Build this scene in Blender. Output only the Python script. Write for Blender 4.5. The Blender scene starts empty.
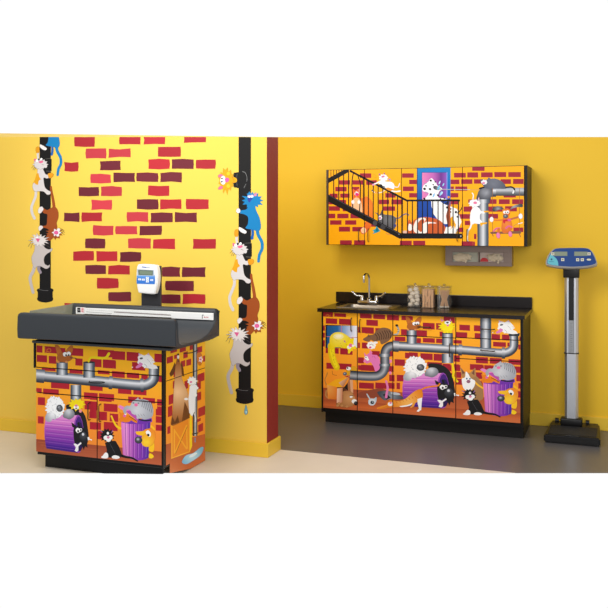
import bpy, bmesh, math, random
from mathutils import Vector, Matrix
from mathutils.geometry import tessellate_polygon
PI = math.pi
SC = bpy.context.scene
COL = SC.collection

# ------------------------------------------------------------------ camera
FPX, CYP, HC, TH = 860.0, 223.0, 1.70, math.radians(20.35)
CAM = Vector((0, 0, HC))
cd = bpy.data.cameras.new('camera'); cam = bpy.data.objects.new('camera', cd); COL.objects.link(cam)
cam.location = CAM; cam.rotation_euler = (PI/2, 0, TH)
cd.sensor_width = 36; cd.lens = 36*FPX/608; cd.shift_y = (CYP-304)/608
SC.camera = cam

def ray(px, py):
    r = (px-304)/FPX; u = (CYP-py)/FPX
    return Vector((-math.sin(TH)+r*math.cos(TH), math.cos(TH)+r*math.sin(TH), u))
def hit(px, py, P0, n):
    d = ray(px, py); return CAM + d*((P0-CAM).dot(n)/d.dot(n))
def onY(px, py, Y): return hit(px, py, Vector((0, Y, 0)), Vector((0, 1, 0)))
def onX(px, py, X): return hit(px, py, Vector((X, 0, 0)), Vector((1, 0, 0)))
def onF(px, py, z=0.0): return hit(px, py, Vector((0, 0, z)), Vector((0, 0, 1)))

# ------------------------------------------------------------------ materials
def lin(c):
    out = []
    for v in c[:3]:
        v = v/255.0
        out.append(v/12.92 if v <= 0.04045 else ((v+0.055)/1.055)**2.4)
    return (out[0], out[1], out[2], 1.0)
MATS = {}
def mat(name, c, rough=0.5, metal=0.0, bump=0.0, bscale=60, mott=0.0, mscale=3, coat=0.0, spec=0.5):
    if name in MATS: return MATS[name]
    m = bpy.data.materials.new(name); m.use_nodes = True; nt = m.node_tree; N = nt.nodes; L = nt.links
    b = N['Principled BSDF']; b.inputs['Base Color'].default_value = lin(c)
    b.inputs['Roughness'].default_value = rough; b.inputs['Metallic'].default_value = metal
    b.inputs['Specular IOR Level'].default_value = spec
    if coat: b.inputs['Coat Weight'].default_value = coat
    tc = N.new('ShaderNodeTexCoord')
    if mott:
        no = N.new('ShaderNodeTexNoise'); no.inputs['Scale'].default_value = mscale; no.inputs['Detail'].default_value = 5
        L.new(tc.outputs['Object'], no.inputs['Vector'])
        mx = N.new('ShaderNodeMix'); mx.data_type = 'RGBA'; lc = lin(c)
        mx.inputs[6].default_value = tuple(v*(1-mott) for v in lc[:3])+(1,)
        mx.inputs[7].default_value = tuple(min(1, v*(1+mott)) for v in lc[:3])+(1,)
        L.new(no.outputs['Fac'], mx.inputs[0]); L.new(mx.outputs[2], b.inputs['Base Color'])
    if bump:
        n2 = N.new('ShaderNodeTexNoise'); n2.inputs['Scale'].default_value = bscale; n2.inputs['Detail'].default_value = 3
        L.new(tc.outputs['Object'], n2.inputs['Vector'])
        bp = N.new('ShaderNodeBump'); bp.inputs['Strength'].default_value = bump; bp.inputs['Distance'].default_value = 0.002
        L.new(n2.outputs['Fac'], bp.inputs['Height']); L.new(bp.outputs['Normal'], b.inputs['Normal'])
    MATS[name] = m; return m
def print_mat(name, rough):
    m = bpy.data.materials.new(name); m.use_nodes = True; nt = m.node_tree
    b = nt.nodes['Principled BSDF']; b.inputs['Roughness'].default_value = rough
    b.inputs['Specular IOR Level'].default_value = 0.25
    a = nt.nodes.new('ShaderNodeAttribute'); a.attribute_name = 'ink'
    nt.links.new(a.outputs['Color'], b.inputs['Base Color']); return m
def clear_mat(name, tint, opac=0.1):
    m = bpy.data.materials.new(name); m.use_nodes = True; nt = m.node_tree; N = nt.nodes; L = nt.links
    for n in list(N): N.remove(n)
    o = N.new('ShaderNodeOutputMaterial'); t = N.new('ShaderNodeBsdfTransparent'); g = N.new('ShaderNodeBsdfGlossy')
    t.inputs['Color'].default_value = lin(tint); g.inputs['Roughness'].default_value = 0.05
    d = N.new('ShaderNodeBsdfDiffuse'); d.inputs['Color'].default_value = lin(tint)
    fr = N.new('ShaderNodeFresnel'); fr.inputs['IOR'].default_value = 1.45
    m1 = N.new('ShaderNodeMixShader'); m1.inputs[0].default_value = opac
    L.new(t.outputs[0], m1.inputs[1]); L.new(d.outputs[0], m1.inputs[2])
    m2 = N.new('ShaderNodeMixShader'); L.new(fr.outputs[0], m2.inputs[0]); L.new(m1.outputs[0], m2.inputs[1]); L.new(g.outputs[0], m2.inputs[2])
    L.new(m2.outputs[0], o.inputs[0]); return m

WALLC = (235, 189, 42)
M_wall = mat('yellow_wall_paint', WALLC, 0.55, bump=0.05, bscale=120, mott=0.02, mscale=1.5, spec=0.3)
M_mural = mat('mural_wall_yellow', (236, 197, 78), 0.55, bump=0.05, bscale=120, mott=0.02, mscale=1.5, spec=0.3)  # paler, less saturated yellow than the back wall
M_base = mat('yellow_baseboard_paint', (230, 190, 54), 0.4, spec=0.4)
M_red = mat('dark_red_wall_paint', (140, 32, 16), 0.6, mott=0.05)
M_floor = mat('beige_vinyl_floor', (216, 203, 184), 0.45, mott=0.06, mscale=5, bump=0.04, bscale=40)
M_floor2 = mat('grey_vinyl_floor', (94, 90, 89), 0.34, mott=0.06, mscale=4, bump=0.03, bscale=30)
M_black = mat('black_laminate', (13, 11, 12), 0.4, spec=0.3)
M_top = mat('black_stone_laminate', (24, 18, 18), 0.26, mott=0.2, mscale=90, spec=0.4)
M_kick = mat('black_toe_kick', (14, 12, 11), 0.5, spec=0.3)
M_handle = mat('bronze_metal', (70, 50, 30), 0.35, 0.6)
M_bhandle = mat('black_metal', (12, 12, 14), 0.3, 0.3)
M_steel = mat('brushed_steel', (150, 142, 130), 0.34, 1.0, bump=0.05, bscale=200)
M_chrome = mat('polished_chrome', (205, 202, 200), 0.12, 1.0)
M_alu = mat('aluminium', (196, 198, 204), 0.38, 0.75)
M_pad = mat('slate_vinyl', (47, 51, 56), 0.45, mott=0.04, mscale=8, bump=0.12, bscale=160)
M_seam = mat('dark_slate_vinyl', (44, 48, 52), 0.4)
M_white = mat('white_plastic', (238, 238, 236), 0.35)
M_dark = mat('black_plastic', (15, 14, 15), 0.4, spec=0.35)
M_slate = mat('charcoal_metal', (46, 46, 50), 0.4)
M_cream = mat('cream_plastic', (190, 180, 160), 0.4)
M_cotton = mat('cotton', (250, 240, 226), 0.95, bump=0.6, bscale=120)
M_wood = mat('birch_wood', (242, 192, 138), 0.7, mott=0.12, mscale=30)
M_tan = mat('tan_stick_paper', (232, 184, 134), 0.7, mott=0.1, mscale=30)
M_glove = mat('cream_glove_latex', (205, 188, 160), 0.6, mott=0.12, mscale=30)
M_card = mat('glove_box_card', (196, 176, 164), 0.6, mott=0.1, mscale=20)
M_redc = mat('red_card', (190, 24, 28), 0.5)
M_dispenser = mat('dispenser_steel', (138, 120, 110), 0.3, 0.8, mott=0.05, mscale=15)
M_print = print_mat('glossy_printed_laminate', 0.4)
M_vinyl = print_mat('painted_wall_graphic', 0.55)
M_clear = clear_mat('clear_plastic', (246, 244, 240), 0.06)
M_guard = clear_mat('clear_end_guard', (246, 246, 214), 0.35)

# ------------------------------------------------------------------ objects
def thing(name, label, cat, loc=(0, 0, 0), group=None):
    o = bpy.data.objects.new(name, None); COL.objects.link(o); o.location = loc
    o.empty_display_size = 0.1
    tag(o, label, cat, group); return o
def tag(o, label, cat, group=None, kind=None):
    if label: o['label'] = label
    if cat: o['category'] = cat
    if group: o['group'] = group
    if kind: o['kind'] = kind
    return o
def origin(o):
    v = Vector((0, 0, 0))
    while o is not None: v += Vector(o.location); o = o.parent
    return v
def obj(name, bm, mats, parent=None, loc=None, smooth=False, label=None):
    """vertices given in world metres; the mesh is moved to its parent's (or own) origin"""
    off = origin(parent) if parent else Vector(loc or (0, 0, 0))
    for v in bm.verts: v.co -= off
    me = bpy.data.meshes.new(name); bm.to_mesh(me); bm.free()
    for m in (mats if isinstance(mats, (list, tuple)) else [mats]): me.materials.append(m)
    if smooth:
        for p in me.polygons: p.use_smooth = True
        if hasattr(me, 'set_sharp_from_angle'): me.set_sharp_from_angle(angle=math.radians(42))
    o = bpy.data.objects.new(name, me); COL.objects.link(o)
    if parent: o.parent = parent
    elif loc: o.location = loc
    if label: o['label'] = label
    return o
def bx(bm, x0, x1, y0, y1, z0, z1, bev=0.0, seg=2, mi=0):
    vs = [bm.verts.new((x, y, z)) for z in (z0, z1) for y in (y0, y1) for x in (x0, x1)]
    fs = [bm.faces.new([vs[i] for i in q]) for q in ((0, 2, 3, 1), (4, 5, 7, 6), (0, 1, 5, 4), (2, 6, 7, 3), (0, 4, 6, 2), (1, 3, 7, 5))]
    for f in fs: f.material_index = mi
    if bev:
        es = list({e for f in fs for e in f.edges})
        r = bmesh.ops.bevel(bm, geom=es, offset=bev, segments=seg, affect='EDGES', profile=0.5)
        for f in r['faces']: f.material_index = mi
    return bm
def box(*a, **k): return bx(bmesh.new(), *a, **k)
def tube(bm, pts, r, n=10, cap=True, mi=0):
    pts = [Vector(p) for p in pts]; R = r if isinstance(r, (list, tuple)) else [r]*len(pts)
    rings = []; up = None
    for i, p in enumerate(pts):
        t = (pts[min(i+1, len(pts)-1)]-pts[max(i-1, 0)]).normalized()
        if up is None: up = t.orthogonal().normalized()
        up = (up-t*up.dot(t)).normalized(); s = t.cross(up)
        rings.append([bm.verts.new(p+(up*math.cos(a)+s*math.sin(a))*R[i]) for a in [2*PI*k/n for k in range(n)]])
    for a, b in zip(rings, rings[1:]):
        for k in range(n):
            f = bm.faces.new((a[k], a[(k+1) % n], b[(k+1) % n], b[k])); f.material_index = mi
    if cap:
        bm.faces.new(rings[0][::-1]).material_index = mi; bm.faces.new(rings[-1]).material_index = mi
    return bm
def prism(bm, front, back, mi=0):
    a = [bm.verts.new(p) for p in front]; b = [bm.verts.new(p) for p in back]; n = len(a)
    bm.faces.new(a).material_index = mi; bm.faces.new(b[::-1]).material_index = mi
    for i in range(n): bm.faces.new((a[i], b[i], b[(i+1) % n], a[(i+1) % n])).material_index = mi
    bmesh.ops.recalc_face_normals(bm, faces=bm.faces[:])
    return bm
def ball(bm, c, rx, ry, rz, sub=2):
    r = bmesh.ops.create_icosphere(bm, subdivisions=sub, radius=1.0)
    for v in r['verts']: v.co = Vector((v.co.x*rx+c[0], v.co.y*ry+c[1], v.co.z*rz+c[2]))
    return bm
def smooth_closed(p, n=5):
    out = []; N = len(p)
    for i in range(N):
        a, b, c, d = [Vector(p[(i+k-1) % N]) for k in range(4)]
        for j in range(n):
            t = j/n; out.append(0.5*((2*b)+(c-a)*t+(2*a-5*b+4*c-d)*t*t+(3*b-a-3*c+d)*t**3))
    return out
def smooth_open(p, n=5):
    p = [Vector(q) for q in p]; q = [2*p[0]-p[1]]+p+[2*p[-1]-p[-2]]; out = []
    for i in range(1, len(q)-2):
        a, b, c, d = q[i-1:i+3]
        for j in range(n):
            t = j/n; out.append(0.5*((2*b)+(c-a)*t+(2*a-5*b+4*c-d)*t*t+(3*b-a-3*c+d)*t**3))
    out.append(p[-1]); return out

# ------------------------------------------------------------------ printed artwork
def mixc(a, b, t): return tuple(a[i]+(b[i]-a[i])*t for i in range(3))
class Art:
    """flat painted shapes, drawn in painter's order, laid on one real surface"""
    def __init__(s, T=None): s.items = []; s.T = T or (lambda x, y: (x, y))
    def _add(s, tris):
        # tris : list of (pts3, cols3)
        tt = [([s.T(*p[:2]) for p in P], C) for P, C in tris]
        xs = [p[0] for P, _ in tt for p in P]; ys = [p[1] for P, _ in tt for p in P]
        bb = (min(xs), min(ys), max(xs), max(ys)); lv = 0
        for b2, l2, _ in s.items:
            if bb[0] < b2[2] and b2[0] < bb[2] and bb[1] < b2[3] and b2[1] < bb[3] and l2 >= lv: lv = l2+1
        s.items.append((bb, lv, tt))
    def poly(s, pts, c):
        f = c if callable(c) else (lambda x, y: c)
        v = [Vector((p[0], p[1], 0)) for p in pts]
        s._add([([(v[i].x, v[i].y) for i in t], [f(v[i].x, v[i].y) for i in t]) for t in tessellate_polygon([v])])
    def blob(s, pts, c, out=None, ow=0.3, n=4):
        q = [(v[0], v[1]) for v in smooth_closed([(p[0], p[1], 0) for p in pts], n)]
        if out:
            s.line(q+[q[0], q[1]], ow*2, out, raw=True)
        s.poly(q, c)
    def fan(s, pts, ctr, cc, ce, n=4, out=None, ow=0.3):
        q = [(v[0], v[1]) for v in smooth_closed([(p[0], p[1], 0) for p in pts], n)]
        if out: s.line(q+[q[0], q[1]], ow*2, out, raw=True)
        R = max(math.hypot(p[0]-ctr[0], p[1]-ctr[1]) for p in q)
        col = lambda p: mixc(cc, ce, min(1, math.hypot(p[0]-ctr[0], p[1]-ctr[1])/R/.8))
        v = [Vector((p[0], p[1], 0)) for p in q]; T = [[tuple(v[i][:2]) for i in t] for t in tessellate_polygon([v])]
        for _ in range(2):
            U = []
            for a, b, c in T:
                ab, bc, ca = [((m[0]+k[0])/2, (m[1]+k[1])/2) for m, k in ((a, b), (b, c), (c, a))]
                U += [[a, ab, ca], [ab, b, bc], [ca, bc, c], [ab, bc, ca]]
            T = U
        s._add([(t, [col(p) for p in t]) for t in T])
    def ell(s, cx, cy, rx, ry, c, rot=0, n=16, cc=None, out=None, ow=0.25):
        if out: s.ell(cx, cy, rx+ow, ry+ow, out, rot, n)
        ca, sa = math.cos(rot), math.sin(rot)
        q = [(cx+rx*math.cos(a)*ca-ry*math.sin(a)*sa, cy+rx*math.cos(a)*sa+ry*math.sin(a)*ca) for a in [2*PI*k/n for k in range(n)]]
        if cc:
            hx, hy = cx-rx*.12, cy-ry*.22; md = mixc(c, cc, .22); tr = []
            m = [(hx+(p[0]-cx)*.5, hy+(p[1]-cy)*.5) for p in q]
            for i in range(n):
                j = (i+1) % n
                tr += [([(hx, hy), m[i], m[j]], [cc, md, md]), ([m[i], q[i], q[j]], [md, c, c]), ([m[i], q[j], m[j]], [md, c, md])]
            s._add(tr)
        else: s.poly(q, c)
    def spiky(s, cx, cy, rx, ry, n, depth, c, seed=1, out=None, arc=(0, 2*PI)):
        r = random.Random(seed); q = []
        for k in range(n*2):
            a = 2*PI*k/(n*2); w = 1.0 if k % 2 == 0 else 1-depth
            inarc = arc[0] <= a <= arc[1]
            w *= (1+r.uniform(-.08, .12)) if inarc else 0.9
            q.append((cx+rx*w*math.cos(a), cy+ry*w*math.sin(a)))
        if out: s.line(q+[q[0]], 0.5, out, raw=True)
        s.poly(q, c)
    def line(s, pts, w, c, w2=None, raw=False, n=4):
        s.pipe(pts, w, [(-.5, c), (.5, c)], w2, raw, n, cap=not raw)
    def pipe(s, pts, w, stops, w2=None, raw=False, n=4, cap=False):
        q = pts if raw or len(pts) < 3 else [(v[0], v[1]) for v in smooth_open([(p[0], p[1], 0) for p in pts], n)]
        if len(q) < 2: return
        N = len(q); nn = []
        for i in range(N):
            a, b = q[max(0, i-1)], q[min(N-1, i+1)]
            dx, dy = b[0]-a[0], b[1]-a[1]; L = math.hypot(dx, dy) or 1; nn.append((-dy/L, dx/L))
        W = [w+((w2 if w2 is not None else w)-w)*i/(N-1) for i in range(N)]
        tr = []
        for i in range(N-1):
            for (t0, c0), (t1, c1) in zip(stops, stops[1:]):
                P = [(q[j][0]+nn[j][0]*t*W[j], q[j][1]+nn[j][1]*t*W[j]) for j, t in ((i, t0), (i+1, t0), (i+1, t1), (i, t1))]
                tr.append(([P[0], P[1], P[2]], [c0, c0, c1])); tr.append(([P[0], P[2], P[3]], [c0, c1, c1]))
        if cap and len(stops) == 2:
            for i in (0, N-1):
                sg = -1 if i == 0 else 1; c = stops[0][1]; m = 6; x, y = q[i]; nx, ny = nn[i]; r = W[i]/2
                tx, ty = ny*sg, -nx*sg
                ring = [(x+r*(nx*math.cos(a)+tx*math.sin(a)), y+r*(ny*math.cos(a)+ty*math.sin(a))) for a in [PI*k/m for k in range(m+1)]]
                for k in range(m): tr.append(([(x, y), ring[k], ring[k+1]], [c]*3))
        s._add(tr)
    def rects(s, ox, oy, sc, L, c, slope=0.0, jit=0.0, seed=0):
        r = random.Random(seed)
        for x0, y0, x1, y1 in L:
            j = lambda: r.uniform(-jit, jit)
            a, b, cc, d = ox+x0/sc, oy+y0/sc, ox+x1/sc, oy+y1/sc
            k = slope*(cc-a)/2
            s.poly([(a+j(), b-k+j()), (cc+j(), b+k+j()), (cc+j(), d+k+j()), (a+j(), d-k+j())], c)
    def grid(s, x0, y0, x1, y1, stops, horiz=False, slope=0.0):
        """stops: (t, colour) across the rectangle"""
        tr = []
        for (t0, c0), (t1, c1) in zip(stops, stops[1:]):
            if horiz: P = [(x0+(x1-x0)*t0, y0), (x0+(x1-x0)*t1, y0), (x0+(x1-x0)*t1, y1), (x0+(x1-x0)*t0, y1)]; C = [c0, c1, c1, c0]
            else: P = [(x0, y0+(y1-y0)*t0), (x1, y0+(y1-y0)*t0+slope*(x1-x0)), (x1, y0+(y1-y0)*t1+slope*(x1-x0)), (x0, y0+(y1-y0)*t1)]; C = [c0, c0, c1, c1]
            tr.append(([P[0], P[1], P[2]], [C[0], C[1], C[2]])); tr.append(([P[0], P[2], P[3]], [C[0], C[2], C[3]]))
        s._add(tr)
    def mesh(s, P0, n, clips=(), off=0.0006, step=0.00005):
        bm = bmesh.new(); ink = bm.loops.layers.float_color.new('ink')
        for bb, lv, tt in s.items:
            for P, C in tt:
                v = [hit(p[0], p[1], P0, n)+n*(off+lv*step) for p in P]
                a = (v[1]-v[0]).cross(v[2]-v[0])
                if a.length < 1e-9: continue
                o = (0, 1, 2) if a.dot(n) > 0 else (0, 2, 1)
                f = bm.faces.new([bm.verts.new(v[i]) for i in o])
                for lp, i in zip(f.loops, o): lp[ink] = lin(C[i])
        for co, no in clips:
            bmesh.ops.bisect_plane(bm, geom=bm.verts[:]+bm.edges[:]+bm.faces[:], plane_co=co, plane_no=no, clear_outer=True)
        return bm
NY = Vector((0, -1, 0)); NX = Vector((1, 0, 0))
def clipY(x0, x1, z0, z1):
    return [((x0, 0, 0), (-1, 0, 0)), ((x1, 0, 0), (1, 0, 0)), ((0, 0, z0), (0, 0, -1)), ((0, 0, z1), (0, 0, 1))]
def clipX(y0, y1, z0, z1):
    return [((0, y0, 0), (0, -1, 0)), ((0, y1, 0), (0, 1, 0)), ((0, 0, z0), (0, 0, -1)), ((0, 0, z1), (0, 0, 1))]
def cv(ox, oy, s): return lambda *p: [(ox+a/s, oy+b/s) for a, b in zip(p[::2], p[1::2])]

PIPE = [(-.5, (70, 84, 100)), (-.34, (140, 146, 156)), (-.16, (232, 232, 236)), (.06, (160, 163, 170)), (.28, (74, 80, 90)), (.5, (36, 42, 52))]
PIPEV = [(-.5, (48, 62, 78)), (-.3, (96, 108, 122)), (-.02, (226, 228, 232)), (.2, (160, 163, 170)), (.38, (80, 90, 104)), (.5, (44, 58, 76))]
WHT, BLK, PNK = (248, 246, 244), (20, 18, 20), (226, 110, 170)
BRK = (164, 28, 46)

# ---- characters shared by the two lower cabinets (drawn in the coordinates of the long cabinet)
def eye2(A, x, y, r=1.6, c=WHT, px=.3, py=.1):
    A.ell(x, y, r, r*1.1, c, out=(60, 50, 50), ow=.12); A.ell(x+r*px, y+r*py, r*.4, r*.45, BLK)
def bat_dog(A, nose=430):
    f = cv(365, 310, 10.133)
    A.blob(f(445, 170, 420, 110, 412, 65, 445, 75, 470, 120, 480, 160), (196, 108, 40), out=(110, 60, 30), ow=.15)
    A.blob(f(500, 130, 520, 95, 560, 68, 572, 90, 560, 130, 530, 160), (196, 108, 40), out=(110, 60, 30), ow=.15)
    A.blob(f(435, 190, 425, 160, 450, 130, 500, 125, 560, 150, 565, 175, 530, 195, 480, 200), (176, 98, 40))
    A.line([(419, 326.3), (424, 326.7), (nose, 327)], .9, (110, 70, 50), .3)
    A.ell(nose, 327, .5, .5, BLK)
    A.ell(414.4, 323.6, 2.0, 1.7, WHT, out=(60, 50, 50), ow=.12); A.ell(417.6, 323.2, 1.9, 1.7, WHT, out=(60, 50, 50), ow=.12)
    A.ell(415.2, 324.3, .8, .7, BLK); A.ell(417.6, 324.2, .8, .7, BLK)
    for x in (408.2, 415.5): A.ell(x, 329.6, 1.3, .9, (214, 140, 80))
def white_cat(A):
    f = cv(465, 310, 10.133)
    A.poly(f(420, 235, 400, 205, 440, 185, 520, 215, 535, 240, 480, 245), WHT)
    A.spiky(507.5, 329.5, 6, 4.2, 9, .25, (240, 240, 244), 4)
    A.poly(f(340, 160, 330, 190, 350, 205, 410, 235, 470, 225, 520, 232, 480, 195, 510, 182, 470, 165, 500, 170, 465, 130, 440, 110, 400, 125, 355, 110, 335, 140), WHT)
    A.poly(f(345, 130, 342, 102, 372, 120), (222, 190, 225)); A.poly(f(425, 118, 440, 100, 455, 125), (222, 190, 225))
    A.ell(501.5, 324.8, 1.7, .8, (70, 70, 76), rot=-.2)
    A.blob(f(355, 185, 385, 200, 365, 225, 325, 238, 315, 225, 340, 205), (226, 130, 190))
    A.line(f(400, 200, 420, 215, 425, 235), .25, (120, 120, 130)); A.line(f(430, 160, 450, 175, 470, 205), .25, (150, 150, 160))
    A.ell(492.7, 332.6, .6, .5, WHT)
def sheep_group(A, cat=False):
    g = cv(410, 365, 10.133); f = cv(365, 365, 10.133); h = cv(30, 390, 7.6)
    # the black dog's back arching over the can
    A.blob([(428, 365), (436, 363.5), (444, 366), (451, 373), (454, 384), (455, 395), (450, 402), (440, 398), (434, 380)], (30, 28, 30))
    # can on its side
    L, R = 403.4, 443
    st = [(0, (232, 150, 212)), (.18, (222, 128, 204)), (.4, (178, 82, 184)), (.65, (140, 56, 172)), (.88, (86, 36, 150)), (1, (54, 26, 120))]
    tr = []
    for (t0, c0), (t1, c1) in zip(st, st[1:]):
        yl0, yl1 = 374+32*t0, 374+32*t1; yr0, yr1 = 373+35.5*t0, 373+35.5*t1
        bl = lambda t: L+1.5-2.5*math.sin(PI*t)
        P = [(bl(t0), yl0), (R, yr0), (R, yr1), (bl(t1), yl1)]
        tr += [([P[0], P[1], P[2]], [c0, c0, c1]), ([P[0], P[2], P[3]], [c0, c1, c1])]
    A._add(tr)
    for k in range(7):
        y = 378+k*4.1; A.line([(404, y), (438, y+.8+k*.2)], .5, mixc((196, 100, 196), (70, 30, 140), k/6))
        A.line([(404, y+1.2), (438, y+2+k*.2)], .35, mixc((240, 180, 226), (130, 70, 180), k/6))
    A.ell(443, 390.5, 6.2, 18, (150, 70, 176), rot=0)
    A.ell(443.6, 390.5, 5.2, 16.6, (72, 32, 120)); A.ell(444.5, 393, 4.6, 14, (40, 22, 78))
    # sheepdog
    A.spiky(415.3, 366.8, 11.2, 10.8, 22, .07, (248, 248, 250), 7, out=(190, 190, 196))
    A.ell(415.5, 366.5, 8.5, 8.2, (250, 250, 250))
    r = random.Random(5)
    for k in range(34):
        a = r.uniform(0, 2*PI); d = r.uniform(2, 9.5); x, y = 415.3+d*math.cos(a), 366.5+d*math.sin(a)
        A.line([(x, y), (x+r.uniform(-1.4, 1.4), y+r.uniform(-.3, 1.4))], .28, (150, 152, 160))
    A.ell(420.6, 367.4, 3.9, 3.4, (58, 60, 66), cc=(190, 192, 198)); A.ell(421.2, 368, 2.0, 1.6, (96, 98, 106), cc=(150, 152, 158))
    A.fan(f(392, 110, 420, 75, 480, 70, 522, 95, 515, 135, 480, 130, 460, 155, 420, 160, 392, 140), (412, 373.5), (252, 252, 254), (168, 170, 178))
    A.fan(g(150, 105, 160, 60, 200, 28, 260, 30, 288, 60, 280, 95, 230, 125, 190, 118), (431, 370), (226, 228, 232), (120, 122, 130))
    # black dog head
    A.poly(g(250, 150, 285, 170, 310, 185, 285, 200, 262, 195), BLK); A.poly(g(318, 160, 335, 140, 352, 172, 345, 195), BLK)
    A.poly(g(285, 190, 350, 185, 400, 205, 440, 260, 452, 320, 440, 350, 445, 385, 415, 372, 400, 410, 380, 372, 345, 340, 290, 355, 278, 300, 275, 230), (24, 22, 26))
    A.fan(g(375, 240, 410, 235, 440, 270, 445, 320, 410, 345, 370, 320, 345, 285), (448.8, 391.2), (84, 86, 92), (26, 26, 32))
    A.ell(448.6, 390.6, 1.5, 1.4, (200, 200, 208), cc=(250, 250, 252))
    A.blob(g(300, 225, 320, 200, 345, 205, 375, 205, 375, 230, 350, 240, 325, 250), WHT); A.ell(442.8, 387.9, 1.1, 1.2, BLK); A.ell(446, 386.6, .9, 1, BLK)
    A.poly(g(275, 355, 300, 352, 325, 362, 365, 335, 372, 350, 335, 375, 335, 415, 315, 432, 290, 420, 305, 390), (244, 240, 240))
    A.poly(g(445, 285, 465, 280, 470, 300, 500, 302, 495, 315, 465, 308, 450, 315), WHT)
    if cat: pass
def can_group(A, corgi=True):
    f = cv(465, 365, 10.133); e = cv(420, 320, 5.067)
    if corgi:
        A.blob(e(250, 300, 285, 285, 312, 320, 320, 360, 318, 400, 280, 410, 245, 390), (166, 122, 76))
        A.line(e(275, 310, 295, 330, 318, 345), 1.5, (250, 190, 40))
        A.poly(e(203, 236, 212, 290, 240, 300, 285, 285, 280, 242, 252, 268, 228, 265), (184, 134, 80), )
        A.poly(e(209, 246, 215, 275, 228, 268), (120, 80, 60)); A.poly(e(275, 250, 262, 270, 276, 280), (120, 80, 60))
        A.blob(e(232, 262, 243, 270, 258, 295, 280, 310, 270, 345, 245, 360, 220, 345, 212, 300, 228, 290), WHT)
        A.ell(468.5, 381.5, 2, 1.7, (150, 96, 120)); A.ell(466.8, 378.6, .8, .9, (60, 90, 130)); A.ell(469.9, 378.8, .8, .9, (60, 90, 130))
    # can
    xs = [483.3, 487.5, 491.8, 496, 500.3, 504.5, 508.8, 513.2]; xb = [485.3, 488.6, 492.3, 496, 500, 503.8, 507.6, 511.2]
    top = [382.4, 382.9, 383.2, 383.4, 383.4, 383.2, 382.8, 382]; bot = [411.8, 413.6, 415, 415.9, 416.2, 416, 415.2, 413.6]
    cs = [(224, 120, 200), (240, 150, 214), (206, 110, 200), (178, 84, 190), (150, 64, 180), (136, 56, 182), (102, 48, 170), (74, 44, 160)]
    tr = []
    for i in range(7):
        P = [(xs[i], top[i]), (xs[i+1], top[i+1]), (xb[i+1], bot[i+1]), (xb[i], bot[i])]; C = [cs[i], cs[i+1], mixc(cs[i+1], (90, 30, 120), .15), mixc(cs[i], (90, 30, 120), .15)]
        tr += [([P[0], P[1], P[2]], [C[0], C[1], C[2]]), ([P[0], P[2], P[3]], [C[0], C[2], C[3]])]
    A._add(tr)
    for i in range(1, 7):
        A.line([(xs[i], top[i]+1), (xb[i], bot[i]-2)], .7, mixc(cs[i], (96, 40, 130), .55)); A.line([(xs[i]+1, top[i]+1), (xb[i]+1, bot[i]-2)], .4, mixc(cs[i], (255, 210, 240), .4))
    A.poly([(482.6, 381.5), (514.6, 379), (514.9, 382.2), (505, 384.4), (492, 384.4), (482.8, 383)], (116, 50, 170))
    # lid, orange cat, grey cat
    A.poly(f(152, 45, 175, 32, 280, 70, 380, 140, 345, 160, 235, 90, 180, 65), (232, 130, 196)); A.poly(f(235, 85, 285, 75, 385, 145, 350, 165), (190, 80, 170))
    A.poly(f(165, 90, 195, 105, 215, 85, 235, 115, 265, 120, 300, 150, 355, 165, 350, 190, 320, 180, 290, 165, 270, 180, 230, 185, 200, 178, 180, 185, 160, 155, 178, 140), (236, 128, 26))
    A.line(f(270, 130, 310, 150, 345, 172), .5, (60, 30, 20)); A.ell(487.8, 375.6, 1.1, 1.3, WHT); A.ell(486.9, 377.4, 1.4, 1.2, (228, 100, 170))
    A.line(f(370, 155, 430, 165, 490, 160), 1.3, (30, 30, 60))
    A.fan(f(210, 95, 215, 55, 245, 35, 280, 35, 300, 0, 350, -30, 360, -45, 372, -25, 420, -25, 480, -5, 515, 50, 515, 110, 490, 140, 430, 155, 390, 145, 350, 150, 340, 120, 300, 105, 280, 75, 245, 70, 235, 110), (500, 372), (216, 216, 220), (166, 168, 176))
    for k in range(6): A.line([(503+k*2.2, 361.8+k*.7), (505+k*2, 365+k*.8), (504.5+k*1.9, 369+k)], .45, (84, 84, 92))
    for k in range(4): A.line([(498+k*2.6, 376-k*.2), (499.5+k*2.6, 378-k*.3)], .3, (120, 120, 128))
    A.ell(498.6, 367.6, 1.9, 1.4, (238, 110, 160)); A.ell(496, 366, .9, .5, (90, 90, 96)); A.ell(501, 366, .9, .5, (90, 90, 96))
    # yellow dog
    A.line(f(500, 215, 525, 240), 2, (250, 190, 30)); A.blob(f(488, 440, 470, 420, 485, 350, 515, 340, 527, 380, 520, 435), (252, 196, 30), out=(180, 110, 20), ow=.12)
    A.blob(f(478, 455, 510, 465, 522, 485, 500, 500, 472, 492), (250, 206, 30))
    A.fan(f(340, 268, 400, 262, 440, 240, 500, 235, 535, 270, 535, 330, 505, 380, 455, 398, 410, 385, 390, 340, 400, 300, 350, 290), (509, 400), (255, 220, 50), (240, 140, 36), out=(170, 90, 20), ow=.12)
    A.blob(f(335, 268, 350, 262, 430, 260, 440, 275, 400, 298, 352, 290), (250, 190, 40))
    A.blob(f(440, 265, 465, 250, 492, 275, 485, 305, 460, 300), WHT); A.ell(511, 393.8, 1.3, 1.1, BLK, rot=.5)
    A.ell(501, 398.4, 3.9, 3.1, (46, 48, 54), cc=(200, 202, 208))
    # black cat
    A.line(f(150, 470, 230, 490, 300, 500, 355, 525), 2.6, BLK, 1.3)
    A.poly(f(20, 370, 60, 350, 130, 350, 165, 400, 195, 470, 180, 500, 90, 500, 30, 500, 40, 430), (24, 22, 24))
    A.spiky(469.5, 395, 7.6, 6.2, 13, .26, (22, 20, 22), 3)
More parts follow.
